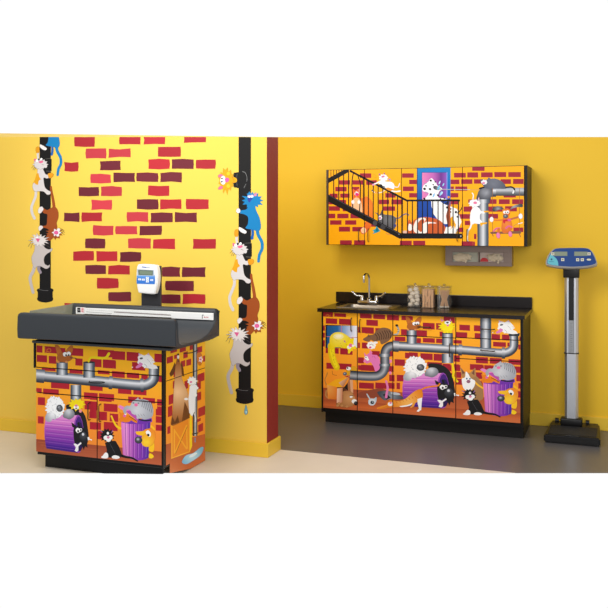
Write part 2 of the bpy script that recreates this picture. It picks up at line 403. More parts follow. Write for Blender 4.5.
    A.ell(468, 397, 2.5, 2, WHT); A.ell(472.6, 396.6, 2.3, 2, WHT); A.ell(470.6, 398.4, 2.6, 2.2, WHT); A.ell(470.4, 396.6, 1.4, 1.1, (226, 120, 160)); A.ell(470, 393, 1.2, 1.3, WHT)
    A.line([(462.2, 390.6), (464.5, 392)], .7, (150, 100, 160)); A.line([(475, 390.5), (473.6, 392.5)], .7, (150, 100, 160))
    for k in range(5): A.line([(472+k, 402+k*1.6), (473.2+k, 404+k*1.6)], .25, (90, 88, 96))
    A.blob(f(0, 480, 25, 455, 50, 465, 52, 500, 20, 508, -20, 500), WHT); A.blob(f(92, 490, 120, 478, 160, 485, 172, 500, 140, 510, 98, 505), WHT)
def bone_collar(A, x, y, w, h, st=PIPEV):
    A.pipe([(x, y-h/2), (x, y+h/2)], w, st, raw=True)

# ---- long base cabinet
def art_base():
    A = Art()
    A.grid(318, 300, 530, 440, [(0, (255, 186, 24)), (.3, (255, 170, 34)), (.62, (250, 148, 44)), (1, (240, 132, 52))], slope=.0)
    S = 10.133; b = lambda ox, oy, L, k=1: A.rects(ox, oy, S, L, BRK, slope=.05*k)
    b(318, 310, [(45, 22, 152, 68), (165, 33, 285, 70), (80, 85, 195, 140), (213, 90, 338, 150), (42, 155, 70, 210), (42, 230, 70, 280), (42, 305, 70, 370), (78, 385, 210, 440), (225, 390, 350, 452), (85, 540, 340, 600), (425, 38, 545, 85), (560, 45, 680, 92), (490, 100, 608, 160), (405, 170, 430, 230), (443, 175, 565, 235), (405, 330, 425, 385), (445, 330, 500, 390), (405, 480, 465, 540), (405, 560, 462, 608), (480, 560, 608, 608)])
    b(365, 310, [(222, 50, 345, 105), (370, 60, 485, 105), (105, 185, 230, 235), (0, 180, 90, 240), (365, 195, 430, 255), (300, 270, 410, 315), (525, 285, 565, 340), (405, 435, 535, 490), (300, 500, 405, 565), (70, 415, 150, 470), (215, 415, 280, 470), (0, 565, 130, 608), (0, 340, 50, 390)])
    b(365, 365, [(105, 180, 230, 240), (-60, 180, 90, 240), (235, 180, 300, 240), (320, 180, 355, 245), (245, 100, 300, 165), (322, 100, 390, 165), (-40, 0, 120, 60), (215, 10, 290, 70)])
    b(410, 310, [(340, 70, 455, 130), (130, 130, 250, 195), (265, 135, 340, 200), (50, 205, 173, 265), (300, 220, 345, 270), (70, 285, 112, 325), (130, 285, 252, 330), (265, 290, 340, 335), (-10, 430, 80, 480), (105, 440, 230, 505), (240, 445, 325, 515), (175, 530, 325, 570), (500, 150, 608, 208), (465, 225, 580, 282), (440, 305, 525, 340), (445, 460, 505, 525), (330, 545, 410, 600), (440, 550, 500, 608)])
    b(410, 365, [(330, 0, 420, 60), (400, 80, 455, 140), (440, 0, 510, 60), (470, 70, 520, 130), (465, 140, 560, 200), (400, 165, 450, 205)])
    b(465, 310, [(90, 155, 155, 215), (98, 235, 155, 295), (270, 245, 355, 305), (375, 250, 450, 308), (285, 325, 415, 372), (430, 330, 450, 370), (550, 270, 568, 305), (540, 350, 560, 400), (110, 477, 233, 540), (252, 487, 372, 545), (440, 500, 568, 555), (50, 550, 180, 608), (195, 560, 290, 608), (500, 575, 568, 608)])
    b(465, 365, [(105, 0, 190, 55), (110, 75, 175, 140), (500, 15, 568, 80), (520, 100, 568, 165), (540, 185, 568, 240), (525, 265, 568, 330), (100, 160, 180, 220)])
    # floor of the painted alley
    fl = lambda x: 387.5+(x-322)*.06
    A._add([([(318, fl(318)), (530, fl(530)), (530, 440)], [(168, 76, 44), (176, 82, 46), (232, 128, 70)]), ([(318, fl(318)), (530, 440), (318, 440)], [(168, 76, 44), (232, 128, 70), (226, 116, 58)])])
    A.grid(318, 399, 530, 405, [(0, (170, 78, 44)), (1, (214, 106, 52))], slope=.07)
    A.blob(cv(365, 365, S)(-60, 280, 60, 250, 160, 238, 250, 270, 260, 310, 100, 330, -60, 330), (146, 70, 48))
    # signature
    A.line([(326, 315.5), (328, 314.2), (328.5, 316.3), (330.5, 315)], .35, (240, 150, 40))
    # window with yellow cat
    f = cv(318, 310, S)
    A.poly(f(76, 150, 402, 160, 402, 385, 76, 385), (16, 20, 40))
    A.grid(326.9, 325.8, 357.4, 347.6, [(0, (16, 88, 150)), (.35, (30, 104, 172)), (.62, (150, 180, 226)), (.8, (214, 220, 244)), (1, (246, 246, 252))], horiz=True)
    A.line(f(237, 158, 237, 385), .6, (206, 120, 160)); A.line(f(90, 268, 400, 280), .6, (206, 120, 160))
    A.line(f(135, 360, 140, 450, 165, 530, 190, 580), 7.0, (232, 202, 14), 6.2)
    A.line(f(140, 380, 150, 460, 185, 570), 4, (250, 226, 30), 3.5)
    A.fan(f(118, 310, 130, 260, 175, 228, 240, 228, 300, 262, 340, 300, 360, 330, 350, 375, 290, 388, 230, 380, 170, 378, 130, 400), (339, 337), (252, 236, 120), (240, 212, 10), out=(190, 150, 10), ow=.12)
    A.ell(338.5, 336.5, 5.2, 2.9, (252, 242, 170)); A.ell(338.6, 336.2, 3, 1.5, (255, 250, 214))
    A.poly(f(258, 300, 275, 305, 290, 335, 330, 300, 350, 268, 365, 290, 360, 330, 365, 350, 388, 375, 380, 398, 350, 390, 355, 415, 335, 415, 320, 440, 303, 440, 305, 405, 280, 370, 270, 340), (250, 226, 20))
    A.poly(f(260, 305, 274, 310, 284, 334, 266, 325), (190, 110, 160)); A.poly(f(345, 275, 352, 275, 352, 292, 340, 288), (190, 110, 160))
    A.ell(349.2, 347.2, 2.1, 1.7, WHT); A.ell(350.6, 345.3, 1.9, 1.8, (236, 110, 170)); A.ell(353.2, 345.6, 1.4, 1.2, WHT)
    r = random.Random(2)
    for k in range(14): x = 331+r.random()*4; y = 350+r.random()*16; A.line([(x, y), (x+.8, y+.9)], .25, (170, 140, 10))
    for k in range(12): x = 331+r.random()*20; y = 340+r.random()*6; A.line([(x, y), (x+1, y+.4)], .2, (190, 160, 10))
    # small dog behind the box
    g = cv(318, 365, S)
    A.blob(g(285, 90, 290, 60, 320, 25, 370, 15, 400, 50, 402, 120, 395, 175, 375, 150, 360, 110, 310, 105), (222, 162, 26), out=(150, 96, 20), ow=.12)
    A.ell(348.6, 368.5, 2.3, 1.8, WHT, out=(60, 50, 50), ow=.12); A.ell(347.6, 368, .8, .8, BLK); A.ell(344.9, 373.8, 2, 1.8, (66, 76, 90), cc=(210, 216, 224))
    A.poly(g(270, 112, 330, 105, 382, 125, 350, 145, 300, 130), (180, 30, 40))
    for x, y in ((346, 377), (349, 376.6), (352, 378)): A.ell(x, y, .45, .35, (250, 190, 120))
    # box and dog
    A.line(g(95, 80, 85, 110, 70, 150, 85, 200), 1, (190, 130, 60)); A.line(g(85, 260, 80, 310, 110, 340), 1.4, (196, 140, 80))
    A.line(g(145, 60, 150, 95, 190, 105), .4, (150, 70, 30))
    A.poly(g(92, 200, 180, 145, 275, 132, 310, 120, 255, 222, 200, 225), (252, 178, 26))
    A._add([([g(92, 200)[0], g(195, 225)[0], g(195, 350)[0]], [(250, 180, 90), (236, 130, 40), (220, 110, 30)]), ([g(92, 200)[0], g(195, 350)[0], g(100, 340)[0]], [(250, 180, 90), (220, 110, 30), (240, 140, 50)])])
    A.poly(g(195, 225, 265, 225, 300, 270, 345, 300, 340, 360, 195, 385), (90, 50, 34))
    A._add([([g(210, 180)[0], g(315, 118)[0], g(255, 228)[0]], [(226, 186, 160), (206, 140, 90), (196, 120, 70)])])
    A.poly(g(262, 228, 300, 180, 305, 262), (26, 24, 24)); A.poly(g(300, 180, 325, 118, 330, 270, 305, 262), (176, 110, 70))
    A.poly(g(322, 145, 352, 155, 358, 285, 332, 272), (226, 170, 130))
    A._add([([g(195, 238)[0], g(250, 230)[0], g(250, 380)[0]], [(250, 214, 190), (214, 140, 96), (200, 120, 76)]), ([g(195, 238)[0], g(250, 380)[0], g(190, 385)[0]], [(250, 214, 190), (200, 120, 76), (244, 200, 170)])])
    A.fan(g(255, 270, 300, 262, 340, 275, 365, 310, 380, 350, 365, 400, 320, 425, 260, 428, 195, 410, 190, 385, 245, 380, 255, 320), (350, 398), (214, 156, 100), (168, 110, 62), out=(110, 70, 40), ow=.12)
    A.ell(354.3, 401.3, 2.6, 2.2, WHT); A.ell(356, 403.3, 2.1, 2.1, (18, 18, 22), cc=(90, 90, 96)); A.ell(351.2, 396.8, 1.5, 1, WHT); A.line([(349.4, 396), (353.4, 395.4)], .6, (110, 70, 40))
    for x, y in ((339, 403.5), (342, 405.6), (347, 406.4), (337.6, 405.5)): A.ell(x, y, 1.5, 1.2, (196, 140, 86), out=(110, 70, 40), ow=.1)
    # pink cat behind the pipe
    h = cv(365, 310, S)
    A.poly([(364, 352.5), (366.4, 355), (370.5, 352.2), (372.5, 354.6), (377, 355), (379.6, 358.5), (380.6, 366), (380.5, 373.5), (376, 374.5), (373.8, 367), (371, 362), (366.5, 363.6), (364, 360.5), (365, 357)], (232, 122, 186))
    A.poly([(370, 349.8), (372.8, 353), (369.4, 354)], (232, 122, 186)); A.line([(372, 357), (374, 356), (375.5, 358.4)], .3, (180, 80, 140))
    A.ell(366.4, 357.6, 1.8, 1.6, WHT); A.ell(367.6, 359.4, 1.5, 1.2, WHT); A.ell(366, 357.4, .7, .5, (60, 60, 80)); A.ell(364.8, 361.2, 1.4, 1.2, (238, 130, 190))
    A.ell(390.4, 361.2, 1.4, 1.7, (238, 130, 190)); A.ell(390.3, 372.8, 1.2, 1.5, (238, 130, 190))
    # pipes
    A.pipe([(410, 346.8), (397, 346), (391, 346.2), (387, 348.4), (385, 353), (384.8, 360), (384.9, 366), (383, 372), (378, 375.6), (370, 376.2), (357.5, 375.6), (350, 375)], 9.2, [(t, c) for t, c in [(-.5, (58, 66, 78)), (-.3, (96, 104, 116)), (-.05, (178, 180, 186)), (.15, (128, 132, 140)), (.35, (60, 66, 76)), (.5, (30, 34, 42))]], n=6)
    A.pipe([(384.8, 356.8), (384.8, 353.8)], 11, PIPEV, raw=True); A.pipe([(384.9, 366.3), (384.9, 363.8)], 10.8, PIPEV, raw=True)
    A.pipe([(392.8, 346), (399, 346.5)], 11, PIPE, raw=True)
    A.pipe([(399, 346.5), (430, 348), (456, 349.6), (480, 351.5), (499, 353), (505, 353), (510.5, 350.8), (513.8, 346), (514, 333.5)], 8.8, PIPE, n=6)
    A.pipe([(458.5, 349.8), (462.2, 350)], 11, PIPE, raw=True); A.pipe([(502, 353), (505, 353)], 11.4, PIPE, raw=True)
    A.poly([(508.4, 333.2), (520, 333.2), (519.2, 336), (509, 336)], (34, 44, 54))
    # stubs
    A.pipe([(411.7, 329.4), (411.7, 343.6)], 10, PIPEV, raw=True); A.pipe([(411.7, 335.2), (411.7, 336.2)], 10.6, [(-.5, (30, 34, 40)), (.5, (40, 44, 50))], raw=True)
    A.pipe([(447.5, 333), (447.5, 345.4)], 10.8, PIPEV, raw=True); A.pipe([(447.6, 353.6), (447.6, 363)], 11.6, PIPEV, raw=True)
    A.pipe([(485.7, 314), (485.7, 348)], 11, PIPEV, raw=True)
    A.ell(411.7, 329.5, 5, .8, (40, 50, 60)); A.ell(447.5, 333.2, 5.4, .8, (40, 50, 60))
    bat_dog(A)
    # yellow cat on the middle stub
    A.spiky(447, 326.6, 8.8, 6.2, 13, .3, (246, 222, 16), 9, out=(190, 150, 10)); A.ell(447.6, 329.6, 4.6, 3.4, (250, 226, 24))
    q = cv(410, 310, S)
    A.poly(q(308, 85, 345, 105, 320, 118), (226, 130, 180)); A.poly(q(410, 85, 422, 118, 398, 112), (226, 130, 180))
    A.ell(447.6, 322.6, 3, 1.9, WHT, out=(90, 80, 40), ow=.15); A.ell(447.5, 322.6, 1.4, .9, (70, 80, 80)); A.ell(447.8, 325.4, 1.2, .9, (232, 110, 180))
    for x in (444.6, 450.6): A.ell(x, 332, 1.7, 1.1, (252, 214, 20), out=(190, 150, 10), ow=.12)
    white_cat(A)
    # tabby on the elbow
    A.blob(h(-20, 300, 20, 270, 50, 255, 90, 245, 120, 205, 180, 180, 240, 190, 275, 225, 272, 270, 240, 310, 200, 335, 165, 345, 150, 310, 100, 320, 60, 300, 40, 320), (128, 92, 66), out=(70, 46, 32), ow=.12)
    for k in range(7): A.line([(375.2+k*2.3, 334-k*.85+max(0, k-4)*.9), (377.2+k*2.3, 337-k*.5), (377+k*2.2, 340-k*.3)], .6, (50, 34, 26))
    A.poly(h(20, 275, 35, 245, 60, 275), (110, 76, 54)); A.spiky(371.4, 345.4, 4.6, 4.2, 8, .15, WHT, 12); A.ell(375.6, 342.6, 2.2, 1.2, WHT)
    A.ell(370.2, 347.4, 1.3, 1, (230, 60, 150)); A.line([(369.4, 345), (371.5, 344.2), (373.4, 345.4)], .35, BLK)
    A.line(h(298, 250, 330, 240, 342, 200, 325, 165), 1.6, (170, 176, 176)); A.ell(396.8, 325.4, 1.5, 1.2, BLK)
    for k in range(3): A.line([(397.2, 331.5-k*2.2), (399, 331.3-k*2.2)], .4, (70, 80, 80))
    # pipe end, grey puddle, little mouse cat, pink tail
    p = cv(365, 365, S)
    A.fan(p(125, 275, 200, 262, 290, 275, 330, 300, 380, 320, 385, 345, 330, 350, 250, 345, 200, 358, 160, 330), (391, 396), (150, 156, 166), (64, 68, 78))
    A.poly(p(180, 300, 215, 285, 260, 330, 215, 352), (30, 32, 40)); A.ell(395.5, 393.6, 5, 1.3, (190, 196, 204), rot=.15)
    A.line(p(215, 165, 230, 230, 218, 300, 215, 325), 2, (232, 126, 184), 2.6)
    A.line(p(20, 295, 35, 320, 50, 345), 1.2, (190, 206, 216)); A.fan(p(35, 360, 55, 340, 90, 340, 115, 325, 118, 355, 105, 390, 80, 410, 40, 400), (372, 402), (246, 248, 250), (176, 192, 204)); A.ell(372.3, 402.4, 1.9, 1.7, (40, 44, 52)); A.ell(372.7, 402, .9, .8, (150, 156, 164))
    # stretching orange cat
    sheep_group(A)
    A.line([(420.5, 390.4), (425, 387.8), (432, 386.4), (438, 385.6), (439.8, 383.6)], 1.7, (236, 132, 20), 1.5)
    A.line([(387, 405.5), (382, 406.8), (377.6, 408.2)], 1.6, (236, 146, 40)); A.line([(388, 407), (384, 408), (379, 408.7)], 1.2, (226, 130, 30))
    A.fan([(387.8, 402), (391, 399.4), (398, 401), (405, 398.8), (411, 394), (416, 390.4), (421, 389.2), (423, 394), (421.8, 399), (417, 402), (412, 404.8), (404, 406.6), (394, 407), (388.6, 407.6), (386.6, 404.6)], (408, 402), (250, 190, 100), (230, 128, 24), out=(160, 80, 20), ow=.12)
    A.blob([(400, 406), (408, 404.8), (413, 402.6), (410, 405.6), (402, 407)], WHT)
    A.poly([(390.2, 401), (391.6, 398.2), (393.2, 400.8)], (226, 120, 24)); A.ell(390.4, 404, 2.6, 2, WHT); A.ell(390.6, 402.9, 1.2, 1, (232, 130, 170))
    A.poly([(417.5, 399), (422.3, 397.5), (421.6, 404), (421.4, 409.6), (418.6, 411.8), (416.6, 411.2), (419, 408.6), (417.6, 403)], WHT)
    A.poly([(412.4, 403), (416, 401), (414.2, 406), (411.4, 407.8), (409.8, 407), (412, 405.6)], (240, 160, 60))
    for k in range(7): A.line([(396+k*3.2, 401.4-k*.9), (397.3+k*3.2, 403.2-k*.9)], .35, (190, 90, 14))
    # tail hanging below the stub, right hand group
    A.line([(452.6, 364), (453.6, 371), (453.4, 377), (457.4, 381.4)], 2.2, (242, 214, 14))
    can_group(A)
    return A

# ---- treatment table front
def art_table():
    A = Art()
    A.grid(30, 335, 170, 475, [(0, (255, 196, 20)), (.25, (252, 176, 30)), (.6, (246, 146, 44)), (1, (240, 130, 50))], slope=.06)
    S = 7.6; K = 1.25
    b = lambda ox, oy, L: A.rects(ox, oy, S, L, (176, 28, 44), slope=.07)
    b(30, 340, [(50, 42, 95, 95), (110, 50, 220, 100), (290, 62, 405, 120), (515, 75, 640, 130), (52, 115, 130, 168), (143, 122, 200, 180), (345, 140, 400, 195), (555, 150, 650, 210), (220, 60, 270, 108), (300, 222, 400, 255), (160, 325, 300, 370), (455, 350, 553, 385), (48, 365, 90, 400), (100, 372, 220, 415), (410, 400, 515, 450), (525, 408, 640, 460), (60, 435, 115, 490), (90, 210, 195, 235)])
    b(30, 390, [(60, 60, 115, 115), (60, 200, 105, 255), (415, 85, 515, 150), (450, 165, 505, 215), (455, 245, 540, 300), (510, 320, 560, 375), (415, 20, 515, 60)])
    b(90, 340, [(168, 85, 268, 150), (278, 92, 375, 160), (490, 105, 560, 170), (0, 145, 88, 205), (98, 155, 198, 215), (320, 170, 420, 230), (60, 232, 150, 260), (167, 238, 265, 285), (280, 250, 375, 290), (390, 260, 440, 300), (520, 270, 560, 320), (0, 355, 95, 385), (213, 370, 315, 410), (330, 380, 430, 418), (0, 405, 55, 455), (68, 412, 165, 468), (290, 432, 385, 480), (402, 440, 495, 480), (510, 450, 560, 500), (105, 485, 210, 545), (500, 525, 560, 575)])
    b(90, 390, [(68, 165, 130, 230), (150, 180, 215, 240), (105, 245, 210, 310), (0, 245, 50, 300), (60, 310, 100, 365), (510, 125, 560, 170), (500, 200, 560, 250), (500, 265, 560, 310), (0, 150, 50, 210)])
    A.line([(45, 347), (45, 353), (47.2, 351.4), (50.4, 352), (50.6, 349), (47.4, 349.2), (47, 351.2)], .45, (236, 140, 40))
    fy = lambda x: 439+(x-36)*.1
    A._add([([(30, fy(30)), (170, fy(170)), (170, 480)], [(150, 68, 44), (170, 78, 46), (214, 112, 70)]), ([(30, fy(30)), (170, 480), (30, 480)], [(150, 68, 44), (214, 112, 70), (222, 122, 66)])])
    for i in range(3): A.line([(38+i*3, 442+i*3), (80+i*20, 446+i*4)], 1.0, (176, 88, 54))
    # pipes
    A.pipe([(36, 375.6), (48, 376.8), (70, 378.6), (95, 381), (120, 383.6), (141, 385.3), (149, 383.6), (153.4, 379.4), (154, 372), (154.2, 366.4)], 10.6, PIPE, n=6)
    A.pipe([(35.5, 375.6), (44.6, 376.4)], 13.4, PIPE, raw=True); A.pipe([(109, 382.5), (112.6, 382.8)], 13, PIPE, raw=True); A.pipe([(140.5, 385.3), (143.6, 385.2)], 13.6, PIPE, raw=True)
    A.poly([(147.6, 365.4), (159.8, 366), (159.2, 369), (148.4, 368.6)], (40, 50, 58))
    A.pipe([(62.2, 361.6), (62.2, 375)], 11.4, PIPEV, raw=True); A.pipe([(89.2, 362), (89.2, 377.6)], 11.6, PIPEV, raw=True); A.pipe([(76, 385), (76, 402)], 10.8, PIPEV, raw=True)
    A.ell(62.2, 361.8, 5.6, 1, (40, 46, 52)); A.ell(89.2, 362.2, 5.7, 1, (40, 46, 52))
    A.line([(88.6, 361.4), (90.5, 358), (94, 357.2), (100, 358), (106, 357.6), (109, 353.5)], 2, (242, 214, 14), 2.6)
    A.T = lambda x, y: (62.2+(x-411.7)*1.12, 361.8+(y-329.5)*1.28)
    bat_dog(A, 424)
    A.T = lambda x, y: (148+(x-508)*1.02, 362+(y-328)*1.14)
    white_cat(A)
    A.T = lambda x, y: (55+(x-415)*.84, 406.5+(y-366)*1.06+(x-415)*.05)
    sheep_group(A)
    A.T = lambda x, y: (x, y)
    A.spiky(77, 404.4, 8.8, 6.4, 11, .3, (244, 216, 16), 9, out=(190, 150, 10)); A.ell(76.4, 407.4, 2.6, 2, WHT); A.ell(76.4, 405.6, 1.5, 1.2, (220, 120, 160)); A.ell(76.4, 408.2, 1.1, .7, (60, 60, 66))
    A.ell(80.6, 411, 1.5, 1.6, (240, 150, 150))
    A.line([(111.4, 416), (114, 422), (117, 426.4), (120.4, 428.4)], 1.6, (246, 204, 20), 2.2)
    A.T = lambda x, y: (107.5+(x-469.5)*.985, 435.5+(y-395)*1.14+(x-469.5)*.02)
    can_group(A, corgi=False)
    A.T = lambda x, y: (x, y)
    A.ell(97, 382.4, 8.4, 1.3, (52, 56, 60)); A.ell(96.4, 382, 7, .8, (90, 94, 100))
    return A

# ---- treatment table side
def art_side():
    A = Art()
    A.grid(160, 330, 215, 480, [(0, (250, 204, 12)), (.25, (252, 180, 24)), (.6, (246, 150, 40)), (1, (240, 140, 48))], slope=-.3)
    def bk(ox, oy, s, L):
        for x0, y0, x1, y1 in L:
            a, bb, c, d = ox+x0/s, oy+y0/s, ox+x1/s, oy+y1/s
            k = (223-(bb+d)/2)/(623-(a+c)/2)*(c-a)/2
            A.poly([(a, bb-k), (c, bb+k), (c, d+k), (a, d-k)], (176, 26, 46))
    bk(140, 300, 6.756, [(205, 340, 250, 355), (268, 318, 310, 350), (180, 382, 222, 425), (230, 368, 262, 395), (275, 410, 305, 452), (312, 400, 345, 442), (385, 315, 420, 355), (425, 375, 448, 415), (392, 495, 435, 550), (300, 545, 325, 600), (292, 350, 322, 392), (335, 300, 372, 335)])
    bk(150, 330, 4.05, [(95, 160, 120, 188), (75, 262, 95, 300), (192, 180, 210, 200), (188, 252, 207, 285), (195, 312, 223, 348), (72, 308, 90, 350), (195, 380, 215, 412), (185, 360, 205, 372), (70, 390, 82, 420), (92, 205, 108, 235), (190, 212, 206, 240)])
    A._add([([(160, 446), (212, 432), (212, 490)], [(176, 84, 46), (196, 96, 50), (226, 124, 60)]), ([(160, 446), (212, 490), (160, 490)], [(176, 84, 46), (226, 124, 60), (236, 136, 64)])])
    f = cv(150, 330, 4.05)
    # drain pipe
    A.pipe([(195, 342), (195, 436)], 4.6, [(-.5, (30, 34, 40)), (-.2, (120, 126, 134)), (0, (214, 216, 220)), (.2, (60, 66, 74)), (.5, (24, 26, 30))], raw=True)
    A.line([(192.4, 434), (197.6, 433)], 1.1, (40, 44, 50)); A.line([(195, 438), (195, 442)], .9, (90, 150, 190))
    A.line([(184, 353.4), (192, 352.6), (198, 350)], 1, (24, 22, 24))
    # crate with flame edge
    A.poly([(190, 413), (191.6, 412), (192, 446), (189.6, 452)], (252, 214, 30))
    A.poly(f(85, 385, 160, 355, 162, 492, 85, 520), (236, 138, 36)); 
    for q in (f(85, 385, 160, 355), f(85, 520, 162, 492), f(88, 385, 88, 518), f(158, 356, 160, 492), f(98, 402, 98, 500), f(148, 384, 150, 482)): A.line(q, 1.1, (250, 176, 50), raw=True)
    A.line(f(100, 408, 147, 480), 1.4, (248, 170, 44)); A.line(f(100, 498, 147, 388), 1.4, (248, 170, 44)); A.line(f(103, 500, 150, 392), .4, (150, 70, 20))
    # howling dog
    A.poly(f(78, 178, 92, 150, 100, 130, 106, 150, 95, 180, 84, 190), (96, 52, 24)); A.poly(f(128, 130, 136, 160, 138, 190, 128, 180, 122, 150), (96, 52, 24))
    A.fan(f(108, 120, 113, 98, 118, 120, 126, 150, 130, 200, 150, 250, 160, 310, 158, 350, 120, 375, 85, 385, 92, 330, 95, 260, 100, 190, 102, 150), (177.6, 392), (250, 206, 156), (156, 88, 40), out=(80, 44, 20), ow=.12)
    A.poly(f(85, 385, 90, 350, 100, 372, 112, 345, 118, 374), (96, 50, 24)); A.poly(f(128, 372, 140, 290, 158, 330, 160, 356), (110, 58, 28))
    A.ell(178, 357, 1.1, 2.0, (236, 230, 226)); A.ell(178, 354.4, 1, 1, BLK); A.ell(178.2, 361, .7, 1.2, (90, 40, 40))
    # white cat on the pipe
    A.poly(f(155, 280, 160, 230, 172, 215, 190, 225, 188, 255, 182, 280, 180, 330, 170, 350, 158, 335), (244, 244, 246))
    A.spiky(192, 381, 5.2, 4.6, 9, .3, WHT, 6, out=(160, 160, 166)); A.ell(190.8, 382, 1.2, 1, (224, 90, 150)); A.ell(196.8, 388, 1.6, 1.4, WHT); A.ell(186, 399, 2, 1.2, WHT)
    A.line(f(180, 340, 184, 360, 182, 372), 1, (236, 236, 240)); A.ell(195.4, 395, 1.4, 1.8, WHT)
    # second cat peeking at top right
    A.blob(f(190, 95, 205, 92, 212, 110, 208, 140, 196, 142, 190, 120), (206, 116, 34)); A.spiky(200.6, 359.4, 2.6, 3.6, 5, .45, (244, 226, 230), 3); A.ell(200.6, 359.4, .9, .9, (220, 80, 120))
    # puddle
    A.fan(f(130, 530, 145, 508, 175, 498, 205, 475, 216, 478, 205, 505, 180, 525, 150, 542, 133, 540), (192, 456), (206, 236, 246), (120, 184, 214), out=(50, 100, 150), ow=.15)
    A.ell(193, 455, 4.5, 1.4, (232, 246, 250), rot=-.5)
    return A

# ---- wall cabinet
def art_upper():
    A = Art(); S = 10.133; Y = (255, 178, 4)
    A.grid(320, 155, 535, 260, [(0, Y), (1, (255, 174, 6))])
    b = lambda ox, oy, L: A.rects(ox, oy, S, L, (158, 30, 52))
    b(320, 160, [(405, 135, 520, 182), (195, 205, 305, 250), (330, 205, 440, 250), (468, 205, 575, 252), (155, 272, 270, 318), (330, 272, 400, 318), (98, 340, 180, 385), (205, 340, 300, 382), (75, 400, 130, 450), (180, 405, 265, 450), (90, 468, 203, 515), (230, 475, 300, 520)])
    b(320, 205, [(78, 88, 155, 135), (175, 88, 290, 135), (308, 88, 420, 135), (102, 155, 218, 200), (255, 155, 368, 200), (450, 175, 468, 210), (517, 190, 570, 220), (192, 220, 305, 270), (328, 222, 440, 268), (203, 357, 322, 405), (345, 357, 460, 405)])
    b(370, 160, [(325, 135, 443, 180), (397, 200, 475, 245), (333, 268, 445, 315), (397, 335, 475, 380), (155, 335, 260, 382), (90, 402, 195, 448), (217, 400, 325, 450), (125, 470, 255, 515)])
    b(370, 205, [(303, 362, 423, 410), (438, 362, 560, 410)])
    b(415, 160, [(395, 130, 515, 178), (530, 125, 640, 178), (362, 198, 450, 245), (468, 195, 582, 243), (362, 268, 395, 315), (408, 268, 530, 312), (362, 335, 440, 380), (362, 415, 435, 450), (580, 68, 705, 110), (598, 195, 640, 240), (540, 400, 600, 440)])
    b(415, 205, [(472, 368, 587, 415), (492, 15, 578, 68), (448, 92, 560, 140), (505, 160, 558, 205), (445, 228, 490, 275), (598, 292, 622, 345), (588, 370, 608, 415)])
    b(470, 160, [(112, 125, 230, 175), (247, 122, 367, 173), (388, 122, 515, 173), (42, 195, 130, 240), (310, 195, 415, 243), (437, 192, 543, 243), (340, 350, 465, 380), (185, 398, 270, 445), (292, 398, 403, 447), (427, 398, 540, 447), (210, 470, 330, 515), (355, 470, 475, 520)])
    b(470, 205, [(355, 12, 475, 65), (180, 15, 330, 68), (180, 90, 285, 138), (440, 228, 540, 275), (0, 20, 20, 70)])
    # blue window
    A.poly([(416.8, 150), (419.6, 150), (419.6, 236), (416.8, 236)], (10, 60, 110))
    A.grid(417.6, 160, 450.6, 235, [(0, (24, 140, 204)), (.3, (16, 112, 186)), (.55, (22, 74, 166)), (1, (16, 56, 150))])
    A.grid(421.7, 172.3, 447.4, 201, [(0, (232, 130, 184)), (.45, (190, 100, 180)), (.75, (112, 48, 140)), (1, (150, 90, 190))], horiz=True)
    A.line([(421.9, 172.4), (447.4, 172.4)], .6, (20, 90, 160)); A.line([(421.9, 172.4), (421.9, 200)], .6, (20, 90, 160)); A.line([(447, 172.4), (447, 200)], .9, (130, 150, 230))
    A.ell(448.6, 197.2, 1.2, 1.2, (240, 150, 20))
    # dalmatian
    f = cv(415, 160, S); g = cv(415, 205, S)
    A.poly([(431, 198), (437, 199), (444, 204), (452, 207), (457, 209), (459, 214), (461.5, 222), (457, 232), (454, 233), (456, 225), (452, 216), (447, 224), (444.5, 224), (438, 220), (433.5, 214), (431.5, 206)], WHT)
    A.blob(f(75, 300, 85, 262, 110, 240, 140, 215, 150, 195, 170, 185, 190, 205, 215, 230, 225, 255, 270, 285, 275, 300, 250, 315, 235, 350, 240, 380, 310, 392, 300, 405, 120, 412, 78, 420, 76, 400, 110, 380, 140, 340, 110, 320, 90, 320), (250, 248, 250))
    A.fan(f(185, 270, 215, 262, 262, 288, 262, 302, 225, 305, 195, 295), (438, 188), (150, 150, 160), (50, 50, 58)); A.ell(440.2, 189.2, 1.3, .9, (190, 190, 196))
    for x, y, r in ((160, 208, 1.2), (97, 293, 1.4), (112, 262, .9), (152, 295, 1.3), (160, 348, 1.3), (232, 357, 1.1), (185, 250, .8), (95, 393, 1.2), (298, 388, .9), (205, 222, .8)): A.ell(415+x/S, 160+y/S, r, r*.85, BLK, rot=.6)
    for x, y, r in ((325, 25, 1.1), (362, 40, .8), (358, 70, 1), (415, 72, 1.2), (258, -60, .8), (330, -20, 1.2), (310, -15, .8), (430, 120, .9)): A.ell(415+x/S, 205+y/S, r, r, BLK, rot=.6)
    A.line([(457.6, 213), (461, 209.6), (462.8, 205)], .9, BLK)
    for p in ((f(95, 235, 115, 240)), (f(120, 205, 135, 212)), (f(105, 330, 130, 335)), (f(135, 365, 150, 360))): A.line(p, .5, (130, 160, 190))
    for x, y, rr, c in ((250, 228, 1.1, (190, 230, 250)), (288, 250, 1, (150, 220, 245)), (262, 340, 1.5, (150, 210, 245)), (190, 358, 1.3, (120, 190, 240)), (240, 280, 1.6, (110, 190, 226)), (275, 335, 1, (190, 225, 250))): A.ell(415+x/S, 160+y/S, rr*.6, rr*1.7, c, rot=.4)
    A.line([(441, 189.5), (455, 189.6), (478, 189.9), (500, 189.6)], .45, (160, 150, 110)); A.line([(441, 189.1), (452, 189.3), (470, 189.5)], .3, (200, 220, 236))
